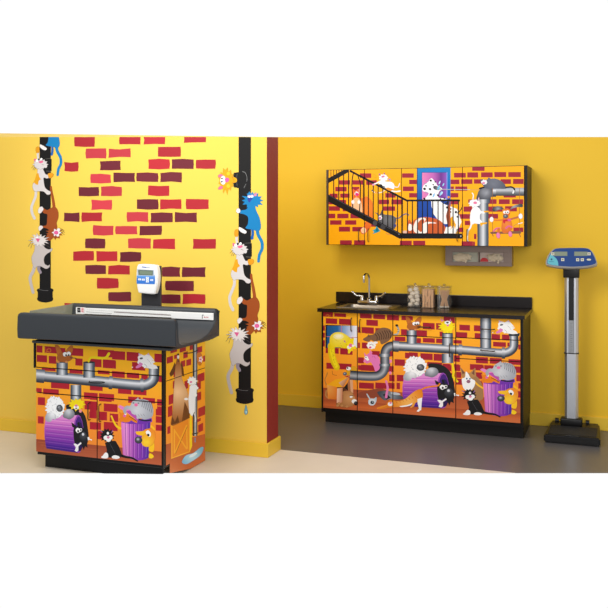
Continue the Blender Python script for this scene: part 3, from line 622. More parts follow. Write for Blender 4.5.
    # sleeping orange cat
    A.blob([(407, 231), (408, 222), (409.6, 219.6), (411.6, 222.4), (414, 220), (419, 218), (425, 217), (433, 218), (440, 220.6), (444, 225), (446.6, 229.8), (447, 233.6), (407, 233.6)], (206, 92, 40))
    A.blob([(413.4, 228), (416, 220.4), (422, 217.6), (426, 219), (424, 224), (426, 233), (416, 233)], (244, 236, 226)); A.blob([(418.6, 222), (423.6, 219), (424.4, 227), (421, 232), (417.4, 228)], (196, 88, 40))
    A.blob([(424, 222.6), (434, 222.4), (436, 223.4), (428, 224.2), (427.6, 232), (423, 232)], (250, 244, 238))
    A.blob([(408.4, 226), (409.6, 223.6), (412.6, 226), (411.6, 230), (408.6, 230.6)], (250, 244, 238)); A.ell(405, 232, 2.4, 1.4, (236, 190, 170)); A.poly([(407.6, 223), (409, 219), (410.6, 222)], (226, 100, 40))
    A.poly([(446, 227), (452, 226.4), (450, 230), (454, 226), (456, 233.4), (444, 233.4)], (246, 244, 240)); A.poly([(450, 200), (450.8, 225), (448, 228), (446, 216)], (170, 80, 40))
    # orange cat behind the bars
    A.fan([(350.6, 206), (352, 200), (353, 196), (352.4, 188.6), (355.4, 190.4), (358.4, 188.6), (359.6, 189.4), (360, 194.6), (361, 198), (366.6, 196.4), (371.4, 200.4), (373.6, 207), (373.4, 214), (371.4, 222), (371, 227), (366, 233), (362, 234), (360, 230), (364, 226), (366, 220), (360, 216), (352, 212)], (366, 208), (250, 140, 40), (232, 104, 36))
    A.blob([(352, 203), (354.6, 198), (358.4, 198), (361.4, 203), (362, 213), (356, 212), (351.4, 209)], (252, 196, 150)); A.ell(363.6, 230.4, 2.6, 3, (254, 206, 160))
    A.spiky(356.7, 193.8, 2.4, 2.4, 7, .2, (246, 240, 240), 3); A.ell(357, 194.4, 1.8, 1.6, (226, 40, 130)); A.ell(356, 193, .5, .4, BLK)
    A.line([(358.8, 189.4), (359.4, 192)], .5, (190, 150, 200))
    # white cat on the hand rail
    u = cv(370, 160, S)
    A.line([(372, 190.8), (375, 192.4), (380.5, 192.6), (386, 189.4)], .7, (246, 240, 236)); A.line([(375, 192.2), (378, 192.8)], .8, (236, 140, 40)); A.ell(372.2, 190.4, .9, .6, (60, 60, 66))
    # grey cat
    A.line([(395.6, 218.2), (399, 218), (402.4, 215.4), (406, 213.9), (409, 215)], 1.1, (96, 104, 140))
    A.fan([(378.4, 218), (376.6, 212.6), (379.6, 214.6), (382.2, 209.6), (383.6, 214), (388, 214.8), (393, 215.6), (396.4, 219), (395, 225), (394.6, 229), (387, 227.6), (381, 224), (378, 221.6)], (388, 220), (120, 120, 122), (80, 78, 84))
    A.spiky(380.2, 217.6, 2.2, 2.6, 6, .25, (236, 234, 238), 3); A.ell(380, 218, 1.1, 1.1, (206, 110, 160)); A.ell(395, 225.6, 1.4, 1.6, (60, 70, 130)); A.line([(375.4, 212.6), (379, 215)], .6, (90, 90, 110))
    # railing
    RB = (14, 12, 16)
    top = lambda x: 200.3 if x > 407 else (182.2-(x-326)*.545 if x < 350 else 170.6+(x-350)*.523)
    bot = lambda x: 235.8 if x > 400 else 196.8+(x-328)*.542
    for x in (331, 333.7, 336.6, 339, 341.6, 344, 346): A.line([(x, 160), (x, top(x))], .7, RB, raw=True)
    for x in (333.8, 338.8, 343.7, 348.6, 363.4, 368.4, 373.3, 378.2, 382.8, 387.8, 392.7, 397.6, 402.5, 407.5, 412.4, 417.6, 422.5, 427.5, 432.8, 438.1, 443.1, 448, 453.1, 458.4):
        A.line([(x, top(x)), (x, bot(x))], 1.05, RB, raw=True)
    A.line([(353.4, 173), (352, 182), (352.4, 196), (353, 212)], 1, RB); A.line([(358, 176), (360.4, 184), (360.4, 196), (359.4, 214)], 1, RB)
    A.line([(325, 182.6), (348, 170)], 4.4, RB, raw=True); A.line([(346, 169.5), (358, 168.8)], 1.8, RB, raw=True)
    A.poly([(325, 194.6), (329, 194.6), (400.6, 233.2), (462, 233.6), (462, 238.6), (399.4, 238.6), (325, 200)], RB)
    A.line([(350, 170.8), (407, 200.6)], 2, RB, raw=True); A.line([(406, 200.5), (459, 200.3)], 1.9, RB, raw=True); A.ell(459, 200.5, 1.1, 1.1, RB)
    A.line([(329, 195.4), (400, 234)], .4, (80, 80, 92), raw=True)
    A.ell(460.6, 236.2, 2.6, 2.6, RB); A.ell(460.8, 236.2, .7, .9, (180, 180, 190)); A.ell(399, 234.2, .8, .5, (110, 110, 120))
    # paws and white cat in front of the rail
    A.ell(383, 227, 2.6, 2.6, (60, 60, 64)); A.ell(375, 223.2, 2.2, 2.6, (70, 70, 76)); A.ell(353, 202, 1.6, 1.9, (244, 244, 250)); A.ell(359, 202, 1.5, 1.9, (250, 250, 250))
    A.blob(u(85, 225, 110, 205, 160, 218, 215, 222, 245, 250, 245, 290, 210, 300, 170, 285, 130, 275, 100, 250), (250, 250, 252))
    A.blob(u(160, 290, 190, 280, 240, 300, 245, 318, 200, 312), (240, 150, 40)); A.blob(u(95, 245, 120, 250, 128, 272, 100, 265), (30, 26, 26)); A.line([(381, 186), (384.6, 187)], 1, BLK)
    A.line([(380.6, 181), (377, 183), (373.6, 184.4)], 1.3, WHT); A.ell(373.4, 184.6, 1.3, .9, (226, 150, 200)); A.line([(392, 191), (396, 191.6), (400, 191)], 1.4, WHT)
    A.line([(394.2, 186.8), (398, 187), (399.6, 183.6)], .9, (232, 236, 244)); A.ell(389.6, 179.6, 1.2, .9, (190, 130, 200))
    A.spiky(383.6, 177.6, 4.6, 3.8, 9, .2, (240, 240, 246), 5); A.ell(383, 176.6, 1.7, 1, (206, 120, 160), rot=-.3); A.poly(u(88, 160, 92, 132, 108, 145), (150, 80, 150)); A.poly(u(135, 140, 150, 125, 150, 150), (150, 80, 150))
    for q in (u(70, 165, 35, 140), u(70, 180, 30, 170), u(160, 165, 190, 150)): A.line(q, .2, (150, 110, 40))
    A.poly([(372.6, 230.6), (375.4, 229), (376.6, 225.8), (378.6, 228.8), (380.4, 231), (377.4, 232.4), (372.4, 234), (374.4, 232)], (20, 156, 180)); A.ell(377.2, 230, 1.4, 1.6, (10, 110, 140)); A.line([(386, 233.6), (390.6, 234.8)], 1, (226, 150, 60))
    # big pipe
    A.pipe([(483, 200), (483, 252)], 11.2, PIPEV, raw=True)
    A.pipe([(494, 191.8), (530, 191.8)], 8, [(-.5, (150, 156, 166)), (-.2, (196, 198, 204)), (.1, (120, 124, 130)), (.5, (40, 44, 50))], raw=True)
    A.fan([(477.4, 200), (477.6, 194), (480, 189.6), (485, 187.2), (494, 187.4), (495.6, 191), (494, 195.8), (490.8, 197.4), (490, 200)], (485.5, 192.5), (168, 170, 178), (62, 64, 72))
    A.pipe([(494.6, 187.2), (494.6, 196.6)], 0.1, PIPEV, raw=True)
    A.pipe([(483, 199.4), (483, 203)], 14, PIPEV, raw=True); A.blob([(479, 188), (485, 186.4), (492, 187.2), (492, 188.4), (485, 187.8), (480, 189.4)], (20, 20, 24)); A.pipe([(492.6, 191.9), (496, 191.9)], 9.6, PIPE, raw=True)
    # grey cat on the pipe
    A.fan([(480.8, 179.4), (484, 179.6), (487, 179.6), (488.8, 177.4), (490.8, 178.8), (495, 178.6), (500, 180.2), (504, 183.4), (506.2, 187.4), (505, 188.8), (494, 188.6), (486, 188.4), (482.4, 184.6), (480.6, 182)], (494, 183), (120, 124, 136), (84, 88, 102))
    A.spiky(484.2, 182.2, 3.4, 2.6, 7, .2, (240, 238, 242), 3); A.ell(483.6, 183, 1.6, 1, (226, 130, 170)); A.line([(506, 187.4), (511, 187), (514, 188.4), (514.6, 191)], 1.5, BLK); A.line([(513.9, 191), (513, 193)], 1.5, (240, 240, 240))
    # white climbing cat
    w = cv(470, 205, S)
    A.blob([(471, 211), (475, 206.4), (479, 208), (481, 211), (484.6, 211.8), (484.6, 213.4), (480.4, 213.8), (480, 219), (482, 221.6), (480.4, 224), (474.6, 223.4), (471.6, 224.6), (470, 220)], (250, 250, 252))
    A.line([(471.6, 222), (470.6, 227), (467.8, 232), (467.4, 239), (468, 241)], 1.7, (244, 244, 248), 1.1); A.ell(467.7, 232.5, .9, 3.4, (180, 186, 196), rot=.1)
    A.spiky(474.6, 203.2, 6.2, 4.4, 10, .24, (248, 248, 250), 8, out=(170, 170, 176)); A.ell(475.2, 202.8, 1.9, 1.3, (232, 120, 160)); A.line([(473, 198.6), (473.4, 195), (472.2, 193)], 1, (246, 246, 250)); A.poly([(477.6, 199.6), (479, 196.6), (479.6, 200.4)], (226, 190, 210))
    A.line([(484.6, 211.8), (488, 211.4)], 1.5, (250, 176, 20)); A.poly(w(100, 180, 175, 175, 170, 190, 130, 198, 110, 220), (250, 176, 20))
    # dog on a swing
    for x in (492.6, 519.4): A.line([(x, 188), (x, 232.4)], .45, (150, 96, 50), raw=True)
    A.poly(w(203, 272, 520, 262, 515, 290, 210, 292), (130, 88, 66)); A.line(w(225, 290, 235, 315), .8, (150, 90, 60)); A.line(w(500, 290, 512, 322), .8, (150, 90, 60))
    A.line(w(440, 215, 480, 190, 530, 178), .8, (214, 150, 60)); A.line(w(490, 190, 530, 180), .8, (240, 236, 230))
    A.line(w(330, 150, 280, 155, 225, 150), 1.5, (228, 124, 36)); A.line(w(410, 145, 460, 130, 505, 118), 2, (196, 110, 60))
    A.ell(491.6, 219.4, 1.9, 2.6, (246, 246, 250), out=(120, 120, 130), ow=.12); A.ell(520.6, 216.2, 2, 2.6, (246, 246, 250), out=(120, 120, 130), ow=.12)
    A.fan(w(330, 140, 360, 120, 400, 130, 425, 180, 430, 240, 400, 275, 340, 285, 318, 240), (507, 224), (240, 140, 56), (222, 112, 40))
    A.fan(w(225, 50, 240, 22, 290, 12, 340, 35, 335, 45, 290, 50, 250, 68), (498, 208.6), (160, 162, 166), (56, 58, 64)); A.fan(w(405, 48, 430, 15, 480, -5, 530, -10, 532, 20, 490, 22, 440, 32), (514, 206.4), (170, 172, 176), (60, 62, 66))
    A.blob(w(335, 60, 350, 40, 385, 36, 408, 55, 405, 90, 385, 130, 350, 130, 335, 100), (230, 118, 34)); A.ell(504.7, 212.2, 1.6, 1.5, WHT); A.ell(507.6, 212, 1.7, 1.7, WHT); A.ell(505.4, 212.4, .5, .6, BLK); A.ell(507.8, 212.4, .6, .7, BLK)
    A.ell(505.6, 216.2, 2.6, 2.1, (70, 76, 86), cc=(180, 186, 196)); A.poly(w(335, 150, 412, 140, 410, 165, 360, 165, 350, 190, 335, 175), (206, 24, 50)); A.ell(509.4, 220, 1.9, 1.3, (226, 90, 160))
    A.line(w(300, 235, 265, 240, 240, 265), 1.7, (226, 100, 150)); A.line(w(425, 225, 390, 215, 365, 235), 1.7, (226, 100, 150)); A.line(w(290, 245, 290, 290), 2.6, (222, 112, 40)); A.line(w(400, 235, 405, 270), 2.6, (222, 112, 40))
    A.ell(498.2, 235.4, 1.8, 2.9, (236, 130, 180), rot=-.2, out=(180, 90, 60), ow=.25); A.ell(510.3, 234, 1.8, 2.7, (236, 130, 180), rot=-.2, out=(180, 90, 60), ow=.25)
    return A

# ---- painted wall
RR = {'r': (172, 36, 46), 'p': (192, 56, 66), 'd': (104, 32, 44)}
def art_bricks():
    A = Art(); rnd = random.Random(11)
    def put(ox, oy, s, L):
        for x0, y0, x1, y1, c in L:
            a, b, cc, d = ox+x0/s, oy+y0/s, ox+x1/s, oy+y1/s
            j = lambda k=.5: rnd.uniform(-k, k); mx = (a+cc)/2
            P = [(a+j(.3), b+j()), (mx, b+j(.6)), (cc+j(.3), b+j()), (cc+j(.5), (b+d)/2), (cc+j(.3), d+j()), (mx, d+j(.6)), (a+j(.3), d+j()), (a+j(.5), (b+d)/2)]
            v = rnd.uniform(.93, 1.07); A.poly(P, tuple(min(255, k*v) for k in RR[c]))
    put(0, 130, 3.576, [(266, 24, 339, 60, 'r'), (427, 22, 502, 53, 'r'), (514, 22, 590, 50, 'r'), (307, 67, 380, 101, 'p'), (388, 67, 467, 98, 'p'), (566, 62, 645, 95, 'r'), (230, 115, 280, 148, 'r'), (358, 111, 432, 144, 'd'), (530, 104, 607, 140, 'r'),
        (324, 158, 397, 190, 'p'), (407, 153, 482, 187, 'd'), (489, 153, 565, 185, 'd'), (573, 152, 650, 186, 'd'), (281, 203, 353, 236, 'd'), (361, 202, 435, 236, 'p'), (530, 200, 605, 235, 'r'), (327, 250, 400, 285, 'p'), (490, 248, 566, 283, 'd'), (574, 248, 566+82, 283, 'r'),
        (229, 296, 285, 328, 'd'), (292, 294, 365, 328, 'r'), (454, 293, 530, 328, 'p'), (539, 295, 617, 330, 'd'), (333, 341, 405, 376, 'p'), (413, 343, 491, 374, 'p'), (499, 342, 578, 376, 'd'), (305, 388, 376, 422, 'd'), (458, 388, 539, 424, 'p'), (547, 390, 626, 425, 'r'),
        (263, 434, 336, 467, 'r'), (345, 434, 420, 470, 'r'), (429, 436, 504, 470, 'd'), (306, 483, 379, 516, 'd'), (387, 484, 464, 518, 'r'), (347, 530, 423, 566, 'r'), (389, 580, 467, 612, 'd')])
    put(140, 130, 3.576, [(157, 20, 235, 44, 'r'), (66, 60, 145, 95, 'r'), (114, 105, 192, 138, 'd'), (201, 105, 270, 138, 'r'), (165, 248, 245, 282, 'r'), (124, 295, 204, 330, 'd'), (190, 390, 271, 426, 'r'), (78, 490, 143, 525, 'd'), (151, 490, 234, 526, 'd'), (91, 540, 192, 574, 'd'), (75, 588, 145, 620, 'd'), (153, 588, 234, 622, 'r')])  # maroon bricks beside the indicator have its cast shadow in their colour
    put(0, 280, 5.067, [(492, 0, 598, 42, 'r'), (550, 62, 665, 107, 'd'), (328, 118, 400, 165, 'r'), (400, 190, 500, 235, 'd')])
    return A
def pipe_art(T, top, left):
    A = Art(T); K = (14, 12, 12)
    A.line([(244.8, top), (244.8, 392)], 12.4, K, raw=True)
    A.line([(244.8, 392), (244.8, 400)], 16.6, K, raw=True)
    A.blob([(236.5, 398), (236.6, 401.6), (240, 403.2), (245, 404), (250, 403.2), (253, 401.6), (253, 398), (245, 396)], K)
    A.blob([(236.5, 392), (236.5, 388.6), (244.8, 387.4), (253, 388.6), (253, 392), (245, 394)], (18, 16, 16)); A.line([(238, 389.3), (243, 390.4), (248, 390.6)], .4, (110, 108, 108))
    A.line([(245, 243.4), (245, 256.6)], 13.8, (15, 13, 13), raw=True); A.line([(245.5, 243.2), (251.4, 242.8)], .35, (110, 106, 100)); A.line([(246, 256.8), (251.4, 257.2)], .35, (120, 116, 110))
    if not left:
        A.blob([(233.6, 174), (235, 172.6), (240, 172), (244, 171.6), (247, 175), (248, 180), (247, 186), (243, 188.6), (236, 187.6), (233.6, 186)], K)
        A.line([(242.4, 171.4), (245.4, 173), (247, 177.4), (246.8, 181.4)], .4, (130, 130, 130)); A.line([(246, 184), (244, 188)], .4, (130, 130, 130)); A.line([(237.2, 174), (236.6, 180), (237.2, 186)], .4, (90, 90, 90))
    return A
OL = (96, 80, 76)
def blue_cat(T):
    A = Art(T); B = (12, 122, 180); f = cv(210, 155, 8.686); g = cv(210, 220, 8.686)
    A.line(g(370, 80, 372, 120, 366, 160), 2.6, (20, 92, 168))
    A.line(g(410, 80, 420, 130, 450, 190, 452, 250, 430, 300, 422, 358), 3.4, B, 2.7)
    A.blob(f(345, 420, 385, 425, 400, 480, 430, 545, 442, 610, 438, 640, 420, 660, 380, 650, 325, 640, 310, 630, 330, 600, 332, 540, 300, 515, 262, 505, 262, 485, 310, 475, 330, 455), B, out=(10, 84, 150), ow=.15)
    A.spiky(252.6, 200.4, 11.4, 8.4, 12, .36, B, 14)
    A.blob(f(330, 340, 345, 318, 365, 345, 400, 325, 412, 350, 430, 400, 395, 430, 345, 425, 320, 390), B); A.poly(f(385, 340, 405, 328, 405, 355, 385, 358), (236, 130, 160))
    A.ell(249.4, 196.4, 1.6, 1.3, WHT); A.ell(252, 196.2, 1.7, 1.4, WHT); A.line([(247.8, 195.8), (253.6, 195.2)], .7, (200, 150, 190)); A.blob(f(330, 372, 370, 376, 355, 400, 342, 412, 330, 395), (44, 64, 150))
    A.ell(238.4, 210.8, 2.1, 2.4, (226, 222, 220), out=OL); A.blob(g(255, 62, 285, 75, 318, 100, 305, 118, 270, 105, 252, 82), (232, 226, 222), out=OL, ow=.15)
    return A
def patch_cat(T):
    A = Art(T); W = (212, 205, 203); g = cv(210, 220, 8.686); r3 = cv(210, 285, 8.686)
    A.line(g(212, 500, 212, 560, 190, 620, 172, 670, 178, 730, 200, 780), 2.7, W, 3.0)
    A.blob(g(235, 290, 270, 285, 290, 320, 310, 355, 345, 350, 350, 375, 320, 392, 288, 385, 290, 430, 300, 478, 325, 505, 352, 520, 350, 545, 320, 548, 290, 520, 240, 515, 205, 520, 183, 480, 190, 440, 215, 400, 228, 350), W, out=OL, ow=.18)
    A.line(g(235, 200, 232, 160, 236, 140), 2.4, W); A.blob(g(215, 135, 215, 95, 235, 82, 248, 100, 240, 145), (222, 150, 20), out=(120, 70, 20), ow=.15)
    A.poly(g(220, 345, 240, 340, 245, 375, 262, 400, 240, 415, 235, 455, 215, 450, 190, 430, 205, 400), (226, 160, 20))
    A.blob(g(330, 345, 365, 340, 382, 355, 370, 380, 340, 388), (226, 150, 20), out=(110, 60, 20), ow=.18)
    A.spiky(239.6, 249.4, 8.2, 5.8, 12, .22, W, 6, out=OL); A.blob(g(225, 240, 240, 225, 300, 235, 322, 270, 310, 290, 280, 280, 240, 285, 215, 275), W)
    A.poly(g(195, 200, 215, 200, 215, 225, 200, 225), (222, 100, 140)); A.blob(g(240, 228, 278, 220, 282, 235, 255, 245), (222, 100, 140)); A.ell(237.8, 244, 1, 1.2, BLK); A.ell(235.8, 245.2, 1.5, 1.5, WHT); A.ell(240.6, 243.6, 1.3, 1.3, WHT)
    for q in (g(200, 260, 172, 290), g(205, 275, 185, 310), g(215, 285, 200, 312), g(270, 255, 290, 262)): A.line(q, .35, OL)
    return A
def brown_cat(T):
    A = Art(T); B = (156, 74, 26); f = cv(210, 285, 8.686)
    A.line(f(358, -90, 362, -50, 372, 0, 382, 60, 388, 110), 2.2, B, 3.4)
    A.blob(f(275, 108, 320, 135, 360, 115, 400, 105, 428, 150, 428, 210, 412, 260, 418, 300, 400, 330, 350, 330, 310, 310, 270, 305, 275, 290, 315, 280, 322, 220, 322, 175, 290, 165, 265, 130), B, out=(90, 40, 16), ow=.15)
    A.spiky(255.2, 325.6, 9.4, 6.6, 13, .34, B, 17)
    A.poly(f(400, 300, 340, 345, 310, 395, 330, 400, 315, 425, 350, 435, 385, 400, 400, 425, 412, 405, 445, 410, 440, 380), B)
    A.blob(f(235, 135, 250, 108, 275, 103, 285, 130, 258, 165, 238, 160), (226, 218, 216), out=OL, ow=.15); A.blob(f(240, 300, 262, 285, 282, 300, 270, 320, 250, 336, 240, 322), (226, 218, 216), out=OL, ow=.15)
    A.spiky(257.4, 325.6, 5.2, 4.6, 6, .4, (228, 220, 222), 2, out=OL); A.ell(257, 325.8, 2.4, 2.2, (222, 96, 150)); A.ell(259.6, 322.6, 1.7, 1.9, (232, 226, 226)); A.ell(258.8, 328.8, 1.6, 1.4, (232, 226, 226))
    for q in (f(450, 310, 485, 335), f(450, 325, 490, 352), f(450, 345, 488, 375)): A.line(q, .4, (60, 26, 16))
    return A
def grey_cat(T):
    A = Art(T); W = (196, 186, 182); f = cv(210, 285, 8.686); g = cv(210, 350, 8.686)
    A.line(g(250, 100, 240, 140, 256, 175), 3.4, (150, 138, 150)); A.line(g(200, 110, 190, 160, 160, 220, 165, 280, 188, 370), 3.6, W, 3.2)
    A.blob(f(215, 450, 270, 455, 300, 500, 340, 518, 368, 505, 366, 530, 320, 560, 295, 590, 290, 625, 300, 660, 330, 675, 345, 665, 342, 690, 310, 705, 260, 680, 230, 680, 200, 700, 178, 640, 175, 590, 200, 530), W, out=OL, ow=.18)
    A.spiky(238.2, 334.4, 11.2, 7.4, 14, .42, (220, 212, 208), 21, out=OL); A.ell(237.6, 334.2, 5.6, 4.6, (222, 214, 212))
    A.poly(f(195, 370, 215, 385, 200, 400), (222, 214, 212)); A.poly(f(250, 375, 268, 370, 268, 395), (222, 214, 212))
    A.poly(f(210, 410, 255, 412, 235, 450), (216, 90, 140)); A.ell(236, 331, 1.2, .8, WHT)
    for q in (f(180, 430, 140, 490), f(185, 445, 165, 505), f(190, 415, 150, 435), f(300, 450, 345, 470), f(300, 465, 350, 500), f(310, 435, 350, 455)): A.line(q, .35, (80, 66, 66))
    return A
def yellow_cat(T):
    A = Art(T); B = (226, 160, 8); f = cv(210, 155, 8.686)
    A.blob(f(165, 195, 225, 198, 230, 235, 165, 240), B, out=(130, 80, 20), ow=.15)
    A.spiky(226.4, 180.4, 8.2, 13, 13, .3, B, 8, out=(110, 70, 20)); A.ell(225.6, 180.4, 5.4, 8.4, B)
    for y in (173.5, 186): A.ell(228.4, y, 1.9, 2, (240, 190, 34), out=(150, 100, 20), ow=.15)
    A.blob(f(70, 185, 85, 168, 108, 170, 112, 188, 88, 195), (222, 110, 140), out=(110, 60, 50), ow=.15); A.blob(f(72, 290, 90, 270, 110, 272, 108, 290, 80, 300), (222, 110, 140), out=(110, 60, 50), ow=.15)
    A.ell(223.2, 180.2, 2.7, 4.4, (240, 236, 232), out=(110, 90, 60), ow=.15); A.ell(222, 178.6, 1, .7, BLK); A.ell(222, 181.8, 1, .7, BLK)
    A.blob(f(132, 205, 155, 198, 168, 215, 152, 236, 135, 230), (226, 90, 160), out=(130, 50, 80), ow=.1)
    return A

# ================================================================== SETTING
YW, YM = 7.462, 5.757          # back wall face, mural wall face
YBB, YMB = 7.447, 5.740        # their baseboard faces
PX = onY(266.8, 300, YM).x     # end of the mural wall
YP2 = 5.99                     # back face of the mural wall
PTOP = 137.0
# mural wall : a free-standing wing wall, yellow faces and a dark red end
def wall_panel(name, pts_px, Y, thick, m, m_end=None):
    pts = [onY(a, b, Y) for a, b in pts_px]
    pts = [Vector((p.x, p.y, max(0, p.z))) for p in pts]
    bm = bmesh.new(); prism(bm, pts, [p+Vector((0, thick, 0)) for p in pts])
    if m_end:
        for f in bm.faces:
            if f.normal.x > 0.9: f.material_index = 1
    o = obj(name, bm, [m, m_end] if m_end else [m]); o['kind'] = 'structure'; return o
zt = onX(266.8, PTOP, PX).z; zt2 = hit(277.4, PTOP, Vector((PX, 0, 0)), NX).z
xl = onY(-70, 137, YM).x
bm = bmesh.new()
fr = [Vector((xl, YM, 0)), Vector((PX, YM, 0)), onY(266.8, PTOP, YM), onY(-70, PTOP, YM)]
bk = [Vector((xl, YP2-.015, 0)), Vector((PX, YP2-.015, 0)), Vector((PX, YP2-.015, onX(277, PTOP, PX).z)), Vector((xl, YP2-.015, fr[3].z+.06))]
prism(bm, fr, bk)
for f in bm.faces:
    if f.normal.x > .9: f.material_index = 1
wl = obj('wall_left', bm, [M_mural, M_red]); wl['kind'] = 'structure'
wb = wall_panel('wall_back', [(200, 500), (690, 520), (690, PTOP), (200, PTOP)], YW, .12, M_wall)
# floors
def floor_piece(name, pts, m, z0=-.002):
    bm = bmesh.new(); a = [Vector((p[0], p[1], 0)) for p in pts]; prism(bm, a, [p+Vector((0, 0, z0)) for p in a])
    o = obj(name, bm, m); o['kind'] = 'structure'; return o
fl, frr = onF(-110, 472.9), onF(720, 472.9); YS = 5.985
k = (YS-fl.y)/(frr.y-fl.y); xc = fl.x+(frr.x-fl.x)*k
floor_piece('floor', [(fl.x, fl.y), (xc, YS), (fl.x-2.6, YS), (fl.x-2.6, fl.y-.95)], M_floor)
floor_piece('floor.001', [(xc, YS), (frr.x, frr.y), (frr.x+.15, YW), (-3.6, YW), (-3.6, YS)], M_floor2)
# baseboards
bm = bmesh.new(); bx(bm, xl, PX+.016, YMB, YM-.0005, 0, .102, .003); o = obj('baseboard_left', bm, M_base); o['kind'] = 'structure'
bm = bmesh.new(); bx(bm, PX+.0005, PX+.016, YM, YP2, 0, .102, .003); o = obj('baseboard_end', bm, M_base); o['kind'] = 'structure'
bm = bmesh.new(); bx(bm, -3.4, .6, YBB, YW-.0005, 0, .106, .003); o = obj('baseboard_back', bm, M_base); o['kind'] = 'structure'

# ================================================================== WALL PAINTING
PW = Vector((0, YM, 0)); CLW = [((PX-.004, 0, 0), (1, 0, 0)), ((0, 0, 2.6), (0, 0, 1))]
ztop = min(fr[2].z, fr[3].z)
def topclip():
    a, b_ = fr[3], fr[2]; n = Vector((-(b_.z-a.z), 0, b_.x-a.x)).normalized(); return [(tuple(a), tuple(n))]
def mural(name, art, label, group, off, cat='wall painting'):
    bm = art.mesh(PW, NY, CLW+topclip(), off=off, step=.00006)
    c = Vector((0, 0, 0))
    for v in bm.verts: c += v.co
    c /= max(1, len(bm.verts)); c.y = YM
    o = obj(name, bm, M_vinyl, loc=c); tag(o, label, cat, group); return o
mural('painted_bricks', art_bricks(), 'scattered red and maroon bricks painted on yellow wall between the black pipes', None, .0005, 'wall painting')
TL = lambda x, y: ((x-237)*.905+38.2, (y-334)*.894+240)
TI = lambda x, y: (x, y)
cats = [(blue_cat, 'blue cat'), (patch_cat, 'white and orange cat'), (brown_cat, 'brown cat'), (grey_cat, 'pale grey cat')]
for T, left in ((TI, False), (TL, True)):
    tp = 130 if not left else 205
    pl = 'left' if left else 'right'
    mural('painted_pipe', pipe_art(T, tp, left), 'black downpipe painted on the wall '+('left of the bricks, above the padded table' if left else 'beside the dark red wall end, with a side inlet'), 'painted black downpipes', .0008)
    for fn, nm in cats:
        pos = {'blue cat': ('blue painted cat, mostly cut off at the top of the left pipe' if left else 'blue painted cat climbing the right pipe below the yellow cat'),
               'white and orange cat': 'white painted cat with orange patch climbing the '+pl+' pipe',
               'brown cat': 'brown painted cat climbing head down on the '+pl+' pipe',
               'pale grey cat': 'pale grey painted cat with pink nose hanging low on the '+pl+' pipe'}[nm]
        mural('painted_cat', fn(T), pos, 'cats painted climbing the pipes', .0016 if fn is not grey_cat else .0024)
mural('painted_cat', yellow_cat(TI), 'yellow painted cat poking its head out of the side inlet of the right pipe', 'cats painted climbing the pipes', .0018)
A = Art(); A.blob([(246, 405), (247.2, 409.4), (247.6, 412.6), (246, 414.6), (244.5, 412.6), (244.9, 409.4)], (110, 170, 190), out=(60, 70, 80), ow=.25); A.ell(246.2, 412, .6, 1.2, (190, 230, 236))
mural('painted_drop', A, 'small light blue water drop painted below the end of the right pipe', None, .0012)

# ================================================================== CABINET HELPERS
def pull(parent, p0, p1, out, m, r=.004, name='handle'):
    """C-shaped bar pull between two fixing points"""
    p0, p1, out = Vector(p0), Vector(p1), Vector(out); d = (p1-p0).normalized()*.012
    return obj(name, tube(bmesh.new(), [p0, p0+out*.7, p0+out+d, p1+out-d, p1+out*.7, p1], r, 8), m, parent, smooth=True)
def panel_part(name, par, Yf, x0, x1, z0, z1, art, label=None, th=.018):
    p = obj(name, box(x0, x1, Yf, Yf+th, z0, z1, .0012, 1), M_black, par, label=label)
    e = .0012
    obj('printed_artwork', art.mesh(Vector((0, Yf, 0)), NY, clipY(x0+e, x1-e, z0+e, z1-e)), M_print, p)
    return p
def xs_at(Yf, py, *px): return [onY(a, py, Yf).x for a in px]

# ================================================================== LONG SINK CABINET
YC = 6.877
xa, x1, x2, x3, xb = xs_at(YC, 365, 322.9, 357.3, 392.9, 455.8, 520.8)
z0, z1 = .137, .950
zd3 = (onY(430, 336.9, YC).z); zd4 = onY(490, 339.0, YC).z; zd5 = onY(490, 360.2, YC).z
g = .0022
cab = thing('sink_cabinet', 'long black base cabinet under the sink, cartoon cats and dogs printed on its doors', 'cabinet', ((xa+xb)/2, (YC+YW)/2, 0))
xs0, xs1 = xa-.013, xb+.017
bm = bmesh.new()
bx(bm, xs0, xs0+.018, YC+.019, YBB-.004, .10, .951, .001, 1); bx(bm, xs1-.018, xs1, YC+.019, YBB-.004, .10, .951, .001, 1)
bx(bm, xs0+.018, xs1-.018, YC+.019, YBB-.004, .10, .118); bx(bm, xs0+.018, xs1-.018, YBB-.012, YBB-.004, .118, .951)
bx(bm, xs0+.018, xs1-.018, YC+.019, YC+.027, .118, .951)
obj('body', bm, M_black, cab)
bm = bmesh.new(); bx(bm, xs0+.006, xs1-.004, YC+.085, YBB-.01, 0.0, .0995, .002, 1); obj('toe_kick', bm, M_kick, cab)
obj('side_frame', box(xb+.003, xs1, YC+.001, YC+.0185, .10, .951, .001, 1), M_black, cab)
obj('side_frame', box(xs0, xa-.003, YC+.001, YC+.0185, .10, .951, .001, 1), M_black, cab)
AB = art_base()
def yv(px, pa, pb): return onY(px, pa, YC), onY(px, pb, YC)
d1 = panel_part('door', cab, YC, xa+g, x1-g, z0, z1, AB); p, q = yv(351.9, 318, 331); pull(d1, p, q, (0, -.028, 0), M_handle)
d2 = panel_part('door', cab, YC, x1+g, x2-g, z0, z1, AB); p, q = yv(360.5, 319.5, 332); pull(d2, p, q, (0, -.028, 0), M_handle)
w1 = panel_part('drawer', cab, YC, x2+g, x3-g, zd3+g, z1, AB); pull(w1, onY(418, 326.6, YC), onY(431, 327.4, YC), (0, -.028, 0), M_handle)
d3 = panel_part('door', cab, YC, x2+g, x3-g, z0, zd3-g, AB); p, q = yv(450.1, 343.6, 356.4); pull(d3, p, q, (0, -.028, 0), M_handle)
